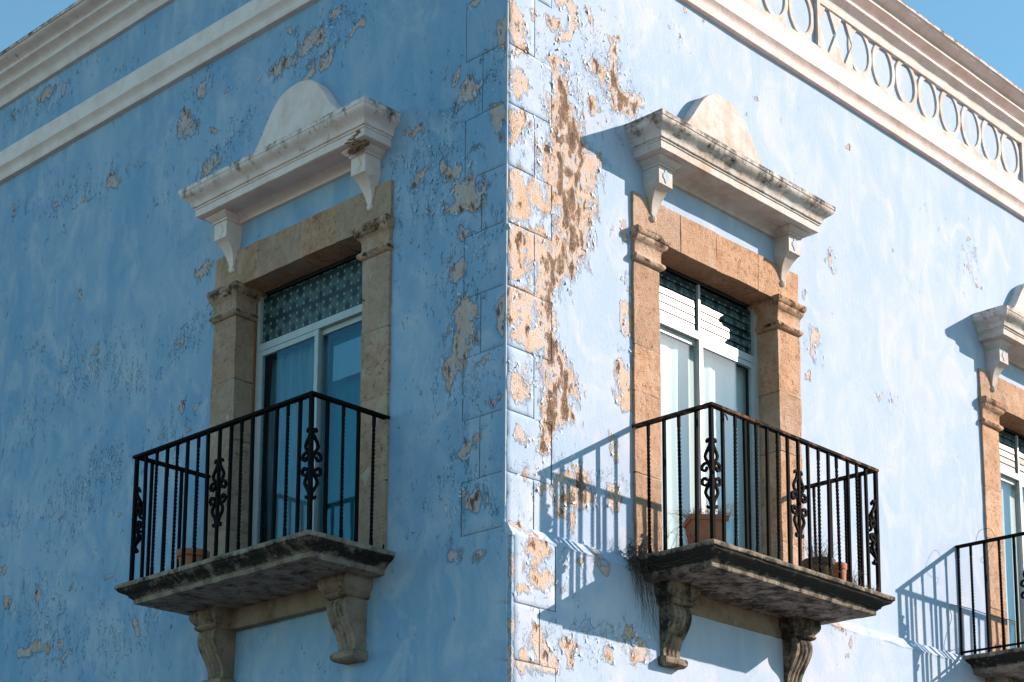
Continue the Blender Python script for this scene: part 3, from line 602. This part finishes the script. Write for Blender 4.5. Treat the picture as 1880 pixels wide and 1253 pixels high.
def corbel_mesh(seed, mo=0.0):
    """S-scroll console: bulging cap block, fluted scroll, small foot"""
    bm = bmesh.new(); lay = bm.verts.layers.float.new('mould')
    def strip(prof, n, wf, flute):
        rows = []
        for (d, z, hw) in prof:
            row = [bm.verts.new((-hw, .0, z))]
            for i in range(n+1):
                t = i/n*2-1; fl = flute*abs(math.sin(math.pi*2*(t+1))) if abs(t) < .99 else 0
                row.append(bm.verts.new((t*hw, -d + (.012 if fl else 0)*(1-fl/max(flute, 1e-6)) if flute else -d, z)))
            row.append(bm.verts.new((hw, .0, z)))
            for v in row: v[lay] = wf+mo
            rows.append(row)
        for a, b in zip(rows, rows[1:]):
            for i in range(len(a)-1): bm.faces.new((a[i], a[i+1], b[i+1], b[i]))
        bm.faces.new(rows[0]); bm.faces.new(rows[-1])
    strip([(.228, -.140, .142), (.236, -.165, .148), (.238, -.195, .150), (.226, -.222, .142), (.205, -.240, .128), (.196, -.252, .120), (.206, -.258, .124), (.208, -.272, .126), (.194, -.284, .118), (.182, -.290, .110)], 6, .35, 0)
    sc = [(.168, -.285), (.186, -.305), (.196, -.335), (.198, -.370), (.190, -.405), (.172, -.445), (.148, -.485), (.122, -.525), (.104, -.565), (.096, -.600), (.096, -.632), (.100, -.648)]
    strip([(d, z, .098 - .012*i/11) for i, (d, z) in enumerate(sc)], 16, .3, .016)
    strip([(.118, -.640, .100), (.138, -.650, .112), (.144, -.668, .116), (.140, -.690, .114), (.118, -.708, .104)], 4, .3, 0)
    rough(bm, .0025, 16, seed)
    return fin(bm, 40)
def make_balcony(side, u0, label, seed, bh=1.072, corb=.713, mo=0.0):
    loc, rz = frame(side, u0); k_ = bh-1.072
    s = part('balcony', molded([(h+k_, d, z, m+mo) for h, d, z, m in SLAB], .045, .0045, 0, seed, 32, back=.18), M['slab'], label, loc, rz)
    for i, sg in enumerate((-1, 1)):
        link('corbel', corbel_mesh(seed+i, .12+mo*1.4), M['corbel'], s, (sg*(corb+k_*.8), 0, 0))
    c = corb+k_*.8
    link('bearer', box_mesh(-c+.12, c-.12, -.075, .01, -.29, -.143, .006, .12, .002, seed), M['corbel'], s)
    return s
def make_door(side, u0, label, louvres, seed):
    """aluminium sliding door under a patterned transom, set back in the opening"""
    loc, rz = frame(side, u0); bm = bmesh.new(); W = OH-.002
    y = .17
    bx(bm, -W, -W+.045, y, y+.06, 0, 2.384); bx(bm, W-.045, W, y, y+.06, 0, 2.384)
    bx(bm, -W+.045, W-.045, y-.006, y+.055, 1.905, 1.962); bx(bm, -W+.045, W-.045, y+.001, y+.06, .0, .05)
    d = part('door', fin(bm, None, .004), M['alu'], label, loc, rz)
    near = 1 if side == 'L' else -1
    def leaf(x0, x1, yy, nm):
        b2 = bmesh.new(); f = .042
        bx(b2, x0, x0+f, yy, yy+.028, .052, 1.903); bx(b2, x1-f, x1, yy, yy+.028, .052, 1.903); bx(b2, x0+f, x1-f, yy+.001, yy+.027, 1.862, 1.902); bx(b2, x0+f, x1-f, yy+.001, yy+.027, .053, .12)
        link(nm, fin(b2, None, .003), M['alu'], d)
        link('pane', box_mesh(x0+f, x1-f, yy+.011, yy+.016, .12, 1.862), M['glass'], d)
    if side == 'L': leaf(-W+.046, .026, .166, 'sliding_leaf'); leaf(-.022, W-.046, .200, 'sliding_leaf')
    else: leaf(-.022, W-.046, .166, 'sliding_leaf'); leaf(-W+.046, .026, .200, 'sliding_leaf')
    bm = bmesh.new(); bx(bm, -.011, .011, y+.008, y+.045, 1.963, 2.344); link('transom_mullion', fin(bm), M['alu'], d) if side == 'R' else bm.free()
    for s in (-1, 1):
        g_ = .012 if louvres else .002; a, b = (s*g_, s*(W-.046)) if s > 0 else (s*(W-.046), s*g_)
        if louvres:
            n = 6; h = (2.344-1.963)/n
            for i in range(n):
                b3 = bmesh.new(); z = 1.963 + i*h
                vs = bx(b3, a+.002, b-.002, -.003, .003, -h*.425, h*.425)
                bmesh.ops.rotate(b3, verts=b3.verts, cent=(0, 0, 0), matrix=Matrix.Rotation(rad(-2.5+random.uniform(-1.5, 1.5)), 3, 'X'))
                bmesh.ops.translate(b3, verts=b3.verts, vec=(0, y+.03, z+h/2))
                link('louvre_pane', fin(b3), M['film'], d)
        else:
            link('transom_pane', box_mesh(a, b, y+.028, y+.034, 1.963, 2.345), M['film'], d)
    link('wooden_strip', box_mesh(-near*W*.999-.012 if near > 0 else near*-W*.999-.012, -near*W*.999+.012, .155, .169, .0, 2.38), M['wood'], d) if side == 'L' else None
    # the room behind
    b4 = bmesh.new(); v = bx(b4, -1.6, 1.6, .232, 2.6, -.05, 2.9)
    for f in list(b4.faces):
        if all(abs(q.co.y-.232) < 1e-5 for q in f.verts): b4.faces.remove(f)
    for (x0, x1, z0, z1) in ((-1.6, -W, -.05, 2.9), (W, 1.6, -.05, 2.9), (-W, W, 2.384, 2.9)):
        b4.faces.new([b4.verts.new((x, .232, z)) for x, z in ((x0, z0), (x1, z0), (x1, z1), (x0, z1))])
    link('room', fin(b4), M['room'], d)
    return d
def curtain(side, u0, x0, x1, z0, z1, y, mat, label, amp=.018, waves=9, seed=0, name='curtain', cat='curtain'):
    loc, rz = frame(side, u0); bm = bmesh.new(); nx, nz = 70, 10; G = []
    for j in range(nz+1):
        z = z0 + (z1-z0)*j/nz
        G.append([bm.verts.new((x0 + (x1-x0)*i/nx, y + amp*math.sin(2*math.pi*waves*i/nx + .5*math.sin(j*.6+seed)) * (.6+.4*math.sin(i*.37+seed)), z - z0)) for i in range(nx+1)])
    for j in range(nz):
        for i in range(nx): bm.faces.new((G[j][i], G[j][i+1], G[j+1][i+1], G[j+1][i]))
    o = link(name, fin(bm, 180), mat, None, (loc[0], loc[1], z0), rz); return tag(o, label, cat)

make_surround('L', UL, 'shaded tan stone door surround', 1); make_surround('R', UR, 'sunlit tan stone door surround nearest the corner', 2); make_surround('R', UR3, 'sunlit tan stone door surround at the right edge', 3)
hl = make_hood('L', UL, 'shaded white door hood with a broken brown patch over its right bracket', 4, M['white'])
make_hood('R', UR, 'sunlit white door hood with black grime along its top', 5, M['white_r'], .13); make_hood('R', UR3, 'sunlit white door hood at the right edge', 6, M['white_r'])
make_balcony('L', UL, 'shaded balcony slab with mouldy black edge', 7); make_balcony('R', UR, 'blackened balcony slab with hanging roots', 8, mo=.16); make_balcony('R', UR3, 'balcony slab at the right edge', 9, 1.50, mo=.05)
make_door('L', UL, 'shaded sliding door with teal panes', False, 1); make_door('R', UR, 'sunlit sliding door with white curtains', True, 2); make_door('R', UR3, 'sunlit sliding door at the right edge', True, 3)
curtain('L', UL, -.66, .0, .05, 1.88, .29, M['curtain_grey'], 'grey curtain behind left pane of the shaded door', .028, 5, seed=1)
curtain('L', UL, .0, .66, .05, 1.88, .33, M['reflection_teal'], 'added teal cloth coloured as the sky reflection in right pane of the shaded door', .006, 4, 2)
curtain('L', UL, .10, .46, 1.50, 1.77, .25, M['paper'], 'pale sheet hanging inside right pane of the shaded door', .002, 2, 3, 'paper_sheet', 'sheet')
curtain('R', UR, -.68, .68, .03, 1.89, .27, M['curtain_white'], 'white curtain behind the sunlit door nearest the corner', .008, 10, 4)
curtain('R', UR3, -.68, .68, .03, 1.89, .27, M['curtain_white'], 'white curtain behind the sunlit door at right edge', .008, 10, 5)
# broken masonry where the plaster fell off the shaded hood
bm = bmesh.new()
for (x, y, z, a, b, c, sd_) in ((.83, -.232, 2.955, .085, .022, .022, 1), (.86, -.188, 2.918, .07, .024, .018, 2), (.79, -.195, 2.902, .05, .028, .016, 5), (.89, -.243, 2.982, .026, .010, .022, 3)):
    r0 = bmesh.ops.create_icosphere(bm, subdivisions=3, radius=1)
    for v in r0['verts']:
        n = 1 + .8*mnoise.noise(v.co*2.6 + Vector((sd_*5, 0, 0))) + .5*mnoise.noise(v.co*7 + Vector((sd_*5, 0, 0)))
        v.co = Vector((x + v.co.x*a*n, y + v.co.y*b*n, z + v.co.z*c*n))
link('broken_plaster', fin(bm), M['broken'], hl)

# ------------------------------------------------------------------ wrought iron railings
RD, RZ = .667, .95
def straight_mesh(h, r=.0100):
    bm = bmesh.new(); bx(bm, -r, r, -r, r, 0, h); return fin(bm)
def twisted_mesh(h, r=.0096):
    bm = bmesh.new(); n = 70; R = []
    for i in range(n+1):
        z = h*i/n; t = min(max((z-.08)/(h-.16), 0), 1); a0 = t*math.pi*2*7
        R.append([bm.verts.new((math.cos(a0+q)*r*1.35, math.sin(a0+q)*r*1.35, z)) for q in (math.pi/4, 3*math.pi/4, 5*math.pi/4, 7*math.pi/4)])
    for a, b in zip(R, R[1:]):
        for j in range(4): bm.faces.new((a[j], a[(j+1) % 4], b[(j+1) % 4], b[j]))
    bm.faces.new(R[0]); bm.faces.new(R[-1]); return fin(bm, 30)
def spiral(cx, cz, r0, r1, a0, a1, n=18): return [(cx + math.cos(a0+(a1-a0)*i/n)*(r0+(r1-r0)*i/n), 0, cz + math.sin(a0+(a1-a0)*i/n)*(r0+(r1-r0)*i/n)) for i in range(n+1)]
def scroll_mesh(sides):
    """cast scroll ornament fixed to a bar: diamonds with curled tips and paired C-scrolls"""
    bm = bmesh.new()
    for sx in sides:
        for sz in (-1, 1):
            A = spiral(.030, .222, .007, .018, -.6, math.pi*1.15, 12)
            A += [(.016, 0, .196), (.030, 0, .172), (.050, 0, .145), (.058, 0, .125), (.052, 0, .105), (.034, 0, .082), (.016, 0, .058), (.010, 0, .030), (.010, 0, .0)]
            B = [(.010, 0, .010), (.014, 0, .036), (.026, 0, .060)] + spiral(.058, .044, .036, .010, math.pi*.78, -math.pi*1.1, 20)
            for L_ in (A, B): tube(bm, [(x*sx, y, z*sz) for x, y, z in L_], .0120, 4, flat=1.0)
    r0 = bmesh.ops.create_icosphere(bm, subdivisions=2, radius=.020)
    for z in (.232, -.232):
        r1 = bmesh.ops.create_icosphere(bm, subdivisions=1, radius=.011); bmesh.ops.translate(bm, verts=r1['verts'], vec=(0, 0, z))
    return fin(bm, 40)
B_S, B_T, B_C = straight_mesh(RZ-.010), twisted_mesh(RZ-.010), straight_mesh(RZ-.010, .0130)
SC2, SC1 = scroll_mesh((-1, 1)), scroll_mesh((1,))
def rail_mesh(rh, z=RZ, w_=.022, t=.010, base=0):
    bm = bmesh.new(); pts = [(-rh, .02), (-rh, -RD), (rh, -RD), (rh, .02)]
    def off(o): return [(-rh-o, .02), (-rh-o, -RD-o), (rh+o, -RD-o), (rh+o, .02)]
    rows = [[bm.verts.new((x, y, zz)) for x, y in off(o)] for o, zz in ((w_, z-t), (w_, z+t), (-w_, z+t), (-w_, z-t))]
    for a, b in zip(rows, rows[1:] + rows[:1]):
        for i in range(3): bm.faces.new((a[i], a[i+1], b[i+1], b[i]))
    return fin(bm, None, .002)
def make_railing(side, u0, label, rh, nf, base, railmat):
    loc, rz = frame(side, u0); t = empty('balcony_railing', loc, rz); tag(t, label, 'railing', 'iron balcony railings')
    link('top_rail', rail_mesh(rh), railmat, t)
    if base: link('bottom_rail', rail_mesh(rh, .035, .010, .008), M['iron'], t)
    def post(me, x, y, nm='baluster'):
        o = link(nm, me, M['iron'], t, (x+random.uniform(-.003, .003), y, 0), random.uniform(-.08, .08)); o.rotation_euler[0] = random.uniform(-.005, .005); o.rotation_euler[1] = random.uniform(-.007, .007); return o
    for s in (-1, 1):
        post(B_C, s*rh, -RD, 'corner_post'); post(B_T, s*rh, -.012)
        for i in range(1, 5): post(B_S if i % 2 else B_T, s*rh, -RD*(1-i/5))
        o = link('scroll_ornament', SC1, M['iron'], t, (s*(rh), -RD, .48), 0.0 if s < 0 else math.pi)
        o = link('scroll_ornament', SC1, M['iron'], t, (s*rh, -RD, .48), math.pi/2)
    for i in range(1, nf):
        x = -rh + 2*rh*i/nf
        if i == nf//2: post(B_S, x, -RD); link('scroll_ornament', SC2, M['iron'], t, (x, -RD, .48))
        else: post(B_S if (i if i < nf/2 else nf-i) % 2 else B_T, x, -RD)
    return t
make_railing('L', UL, 'black iron balcony railing on the shaded wall', .979, 16, False, M['iron'])
make_railing('R', UR, 'black iron balcony railing with rusty rail on sunlit wall nearest the corner', .979, 16, False, M['rail'])
make_railing('R', UR3, 'black iron balcony railing cut off by right edge of the photo', 1.48, 24, True, M['iron'])

# ------------------------------------------------------------------ pots, dry plants, roots, wires
def lathe_pot(name, x, y, r0, r1, h, mat, label, rim=.02):
    bm = bmesh.new(); n = 28; pr = [(r0*.96, 0), (r0, .006), (r0+(r1-r0)*.75, h-.05), (r1+rim*.45, h-.045), (r1+rim*.6, h-.04), (r1+rim*.75, h-.004), (r1+rim*.6, h), (r1-.006, h), (r1-.012, h-.03)]
    R = [[bm.verts.new((math.cos(2*math.pi*i/n)*r, math.sin(2*math.pi*i/n)*r, z)) for i in range(n)] for r, z in pr]
    for a, b in zip(R, R[1:]):
        for i in range(n): bm.faces.new((a[i], a[(i+1) % n], b[(i+1) % n], b[i]))
    bm.faces.new(R[0])
    t = empty(name, (x, y, .006)); tag(t, label, 'flower pot', 'pots on the balconies'); link('pot_body', fin(bm, 35), mat, t)
    bm = bmesh.new(); bmesh.ops.create_circle(bm, cap_ends=True, radius=r1-.008, segments=20); link('soil', fin(bm), M['soil'], t, (0, 0, h-.028)); return t
lathe_pot('flower_pot', -.45, UL+.555, .085, .105, .20, M['terracotta'], 'round terracotta pot on the shaded balcony')
lathe_pot('flower_pot', 2.72, -.50, .085, .105, .19, M['dark_pot'], 'dark round pot of dry grass on the sunlit balcony')
lathe_pot('flower_pot', 2.93, -.52, .055, .062, .20, M['terracotta'], 'narrow terracotta pot beside the dark pot on sunlit balcony', .006)
# rectangular planter, turned
t = empty('planter_box', (1.50, -.43, .006), rad(-39.5)); tag(t, 'square terracotta planter of dried twigs at the railing corner of sunlit balcony', 'planter')
bm = bmesh.new()
def rr(hx, hy, z): return [bm.verts.new(p) for p in ((-hx,-hy,z),(hx,-hy,z),(hx,hy,z),(-hx,hy,z))]
R = [rr(*q) for q in ((.088, .085, 0), (.118, .112, .215), (.128, .122, .217), (.132, .126, .25), (.122, .116, .252), (.114, .108, .225))]
for a, b in zip(R, R[1:]):
    for i in range(4): bm.faces.new((a[i], a[(i+1) % 4], b[(i+1) % 4], b[i]))
bm.faces.new(R[0]); link('box_body', fin(bm, None, .004), M['terracotta'], t)
bm = bmesh.new(); bx(bm, -.112, .112, -.106, .106, .20, .228); link('soil', fin(bm), M['soil'], t)
def blade_path(rg, x, y, z, L_, lean, droop, n=6, wob=.01):
    a = rg.uniform(0, 6.283); pts = []; dx, dy = math.cos(a)*lean, math.sin(a)*lean
    for i in range(n+1):
        s = i/n; pts.append((x + dx*s*L_ + rg.uniform(-wob, wob)*s, y + dy*s*L_ + rg.uniform(-wob, wob)*s, z + L_*(s - droop*s*s)))
    return pts
def plant(name, label, spots, n, L0, L1, lean, droop, mats, seed, r=.0016, cat='dry plant', base=None, twigs=0):
    rg = random.Random(seed); c = base or spots[0]; t = empty(name, c); tag(t, label, cat)
    bms = [bmesh.new() for _ in mats]
    for i in range(n):
        sx, sy, sz, sr = rg.choice(spots) if len(spots[0]) == 4 else (*rg.choice(spots), .03)
        q = rg.uniform(0, 6.283); rr_ = sr*math.sqrt(rg.random())
        p = blade_path(rg, sx-c[0]+math.cos(q)*rr_, sy-c[1]+math.sin(q)*rr_, sz-c[2], rg.uniform(L0, L1), rg.uniform(.2, 1)*lean, droop*rg.uniform(.3, 1.2))
        b = bms[i % len(mats)]; tube(b, p, r*rg.uniform(.7, 1.4), 3, r*.35, caps=False)
        for _ in range(twigs):
            m = p[rg.randint(2, 5)]; qv = [Vector(m)]
            d = Vector((rg.uniform(-1, 1), rg.uniform(-1, 1), rg.uniform(-.4, .9))).normalized()
            for k2 in range(3): qv.append(qv[-1] + d*.018 + Vector((rg.uniform(-.006, .006), rg.uniform(-.006, .006), rg.uniform(-.006, .006))))
            tube(b, qv, r*.6, 3, r*.3, caps=False)
    for b, (nm, m) in zip(bms, mats): tag(link(nm, fin(b), M[m], t), kind='stuff')
    return t
MT = [('stem', 'straw'), ('twig', 'twig')]
plant('dry_plant', 'dried twigs hanging over the square terracotta planter', [(1.50, -.43, .235, .10), (1.58, -.50, .24, .05), (1.40, -.40, .24, .05)], 110, .08, .20, 1.1, .9, MT, 3, .0017, base=(1.50, -.43, .235), twigs=2)
plant('dry_plant', 'wiry dead stems left of the square planter on sunlit balcony', [(1.33, -.22, .005, .10), (1.36, -.45, .005, .05)], 26, .18, .42, .6, .5, MT, 4, .0014, base=(1.33, -.3, .005), twigs=4)
plant('dry_plant', 'dry grass growing from the dark pot on sunlit balcony', [(2.72, -.50, .17, .08)], 60, .10, .34, .8, .5, MT, 5, .0018, base=(2.72, -.50, .17), twigs=1)
plant('dry_plant', 'tuft of dry grass along the front edge of sunlit balcony', [(2.45, -.62, .004, .06), (2.55, -.64, .004, .05), (2.62, -.6, .004, .05), (2.85, -.69, .004, .04)], 110, .06, .22, .8, .7, MT, 6, .0017, base=(2.5, -.62, .004), twigs=1)
plant('dry_plant', 'short dry weeds by the far end of sunlit balcony edge', [(3.02, -.70, .004, .05), (3.12, -.70, .004, .04), (2.95, -.71, .004, .05)], 50, .03, .10, 1.0, 1.0, MT, 8, .0015, base=(3.05, -.70, .004))
# root clump at the near end of the sunlit slab
rg = random.Random(21); t = empty('hanging_roots', (1.17, -.06, -.02)); tag(t, 'tangled dry roots hanging from the near end of the sunlit balcony slab', 'roots')
bm = bmesh.new()
for i in range(150):
    a = rg.uniform(0, 6.28); p = Vector((rg.uniform(-.055, .045), rg.uniform(-.10, .03), rg.uniform(-.06, .10))); q = [p]
    d = Vector((math.cos(a)*.6, math.sin(a)*.6, rg.uniform(-.9, .5)))
    for k2 in range(5): d = (d + Vector((rg.uniform(-.7, .7), rg.uniform(-.7, .7), rg.uniform(-.7, .5)))).normalized(); q.append(q[-1] + d*.022)
    tube(bm, [(v.x, min(v.y, .05), v.z) for v in q], .0022, 3, .001, caps=False)
tag(link('clump', fin(bm), M['root'], t), kind='stuff'); bm = bmesh.new()
for i in range(34):
    x, y, z = rg.uniform(-.05, .10), rg.uniform(-.10, .02), rg.uniform(-.08, .03); q = [(x, y, z)]; n = rg.randint(6, 15); dr = rg.uniform(-.002, .014)
    for k2 in range(n): x += dr + rg.uniform(-.010, .010); y = min(max(y + rg.uniform(-.008, .010), -.12), -.012); z -= rg.uniform(.022, .042); q.append((x, y, z))
    tube(bm, q, .0019, 3, .0008, caps=False)
for i in range(7):        # creepers along the slab edge
    x, y, z = .08, -.10-.03*i, -.03-.015*i; q = []
    for k2 in range(12): q.append((x, y, z)); y -= rg.uniform(.02, .05); x += rg.uniform(-.004, .004); z += rg.uniform(-.012, .010)
    tube(bm, [(p[0]-.035-.0, p[1], p[2]) for p in q], .002, 3, .001, caps=False)
tag(link('strand', fin(bm), M['root'], t), kind='stuff')
# wires on the far railing, hook on the near one
def wire(name, label, pts, r=.003, cat='wire', mat='wire'):
    P = []
    for i in range(len(pts)-1):
        p0, p1, p2, p3 = [Vector(pts[max(0, min(len(pts)-1, i+j))]) for j in (-1, 0, 1, 2)]
        for s in range(6):
            u = s/6; P.append(.5*((2*p1) + (p2-p0)*u + (2*p0-5*p1+4*p2-p3)*u*u + (3*p1-p0-3*p2+p3)*u**3))
    P.append(Vector(pts[-1])); c = P[0].copy(); bm = bmesh.new(); tube(bm, [p-c for p in P], r, 5)
    return tag(link(name, fin(bm, 60), M[mat], None, c), label, cat)
wire('wire_loop', 'thin wire loop twisted on the top rail at right edge', [(5.51, -.18, .95), (5.50, -.22, 1.04), (5.52, -.30, 1.06), (5.51, -.36, .97), (5.51, -.30, .86), (5.51, -.22, .80), (5.51, -.28, .74)], .0018)
wire('cable', 'dark cable sagging across the balcony railing at right edge', [(5.35, -.02, .42), (5.52, -.10, .40), (5.62, -.25, .33), (5.75, -.35, .30), (5.95, -.30, .33)], .0035, 'cable')
wire('hook', 'small black hook clipped on the sunlit railing beside its corner post', [(1.36, -.68, .875), (1.372, -.69, .90), (1.392, -.69, .905), (1.41, -.69, .89), (1.415, -.69, .872)], .005, 'hook', 'iron')
wire('hook', 'small rusty hook on the right jamb of the shaded door', [(-.0, UL-.735, 1.865), (-.035, UL-.735, 1.86), (-.05, UL-.735, 1.872), (-.05, UL-.735, 1.89)], .004, 'hook')

# ------------------------------------------------------------------ curled paint flakes standing off the walls
def flakes(side, n, chains, chips, mat, u1, z0, z1, holes, seed):
    rg = np.random.RandomState(seed); V = []; Fc = []
    U = rg.uniform(.02, u1, 60000); Z = rg.uniform(z0, z1, 60000)
    f = field(chains, U, Z); c = chipf(chips, U, Z)
    score = np.where(np.abs(f+.12) < .22, 2.2, 0) + np.clip(c-.25, 0, 1)*.9; score[f > .3] *= .3
    ok = rg.uniform(0, 3.0, 60000) < score
    for (a, b, cc, e) in holes: ok &= ~((U > a-.02) & (U < b+.02) & (Z > cc) & (Z < e+.02))
    idx = np.nonzero(ok)[0]; rg.shuffle(idx)
    for i in idx[:n]:
        u, z = U[i], Z[i]; s = rg.uniform(.35, 1.0)**1.6; w_, h = .008+.017*s*rg.uniform(.5, 1), .012+.028*s*rg.uniform(.4, 1.2); lift = rg.uniform(.002, .010)*(.4+s); ang = rg.normal(0, .5) + (math.pi if rg.uniform() < .35 else 0)
        d0 = PD if (side == 'R' and z < -.08) else 0; b = len(V); ca, sa = math.cos(ang), math.sin(ang)
        for r_ in range(4):
            t = r_/3; wd = w_*(1-.5*t*rg.uniform(.2, 1.3)); dd = d0 + .0022 + lift*t*t
            for q in (-.5, .0, .5):
                x = q*wd + rg.normal(0, .0018); y = (t-.5)*h + rg.normal(0, .0022); V.append(F(side, u + x*ca - y*sa, dd + (abs(q)*lift*.35*t) , z + x*sa + y*ca))
        for r_ in range(3):
            for q in range(2): k0 = b + r_*3 + q; Fc.append((k0, k0+1, k0+4, k0+3))
    me = bpy.data.meshes.new('flakes'); me.from_pydata(V, [], Fc); me.update()
    for p in me.polygons: p.use_smooth = True
    return tag(part('paint_flakes', me, mat), kind='stuff')
k = NT('curled_paint_flake'); bf = k.n.new('ShaderNodeNewGeometry').outputs['Backfacing']
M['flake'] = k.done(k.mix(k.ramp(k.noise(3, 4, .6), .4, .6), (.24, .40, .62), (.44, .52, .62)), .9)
M['flake_r'] = simple('curled_flake_sunlit', (.46, .58, .74), (.60, .60, .62), 6, .9)  # sunlit copy of the flake paint, made paler
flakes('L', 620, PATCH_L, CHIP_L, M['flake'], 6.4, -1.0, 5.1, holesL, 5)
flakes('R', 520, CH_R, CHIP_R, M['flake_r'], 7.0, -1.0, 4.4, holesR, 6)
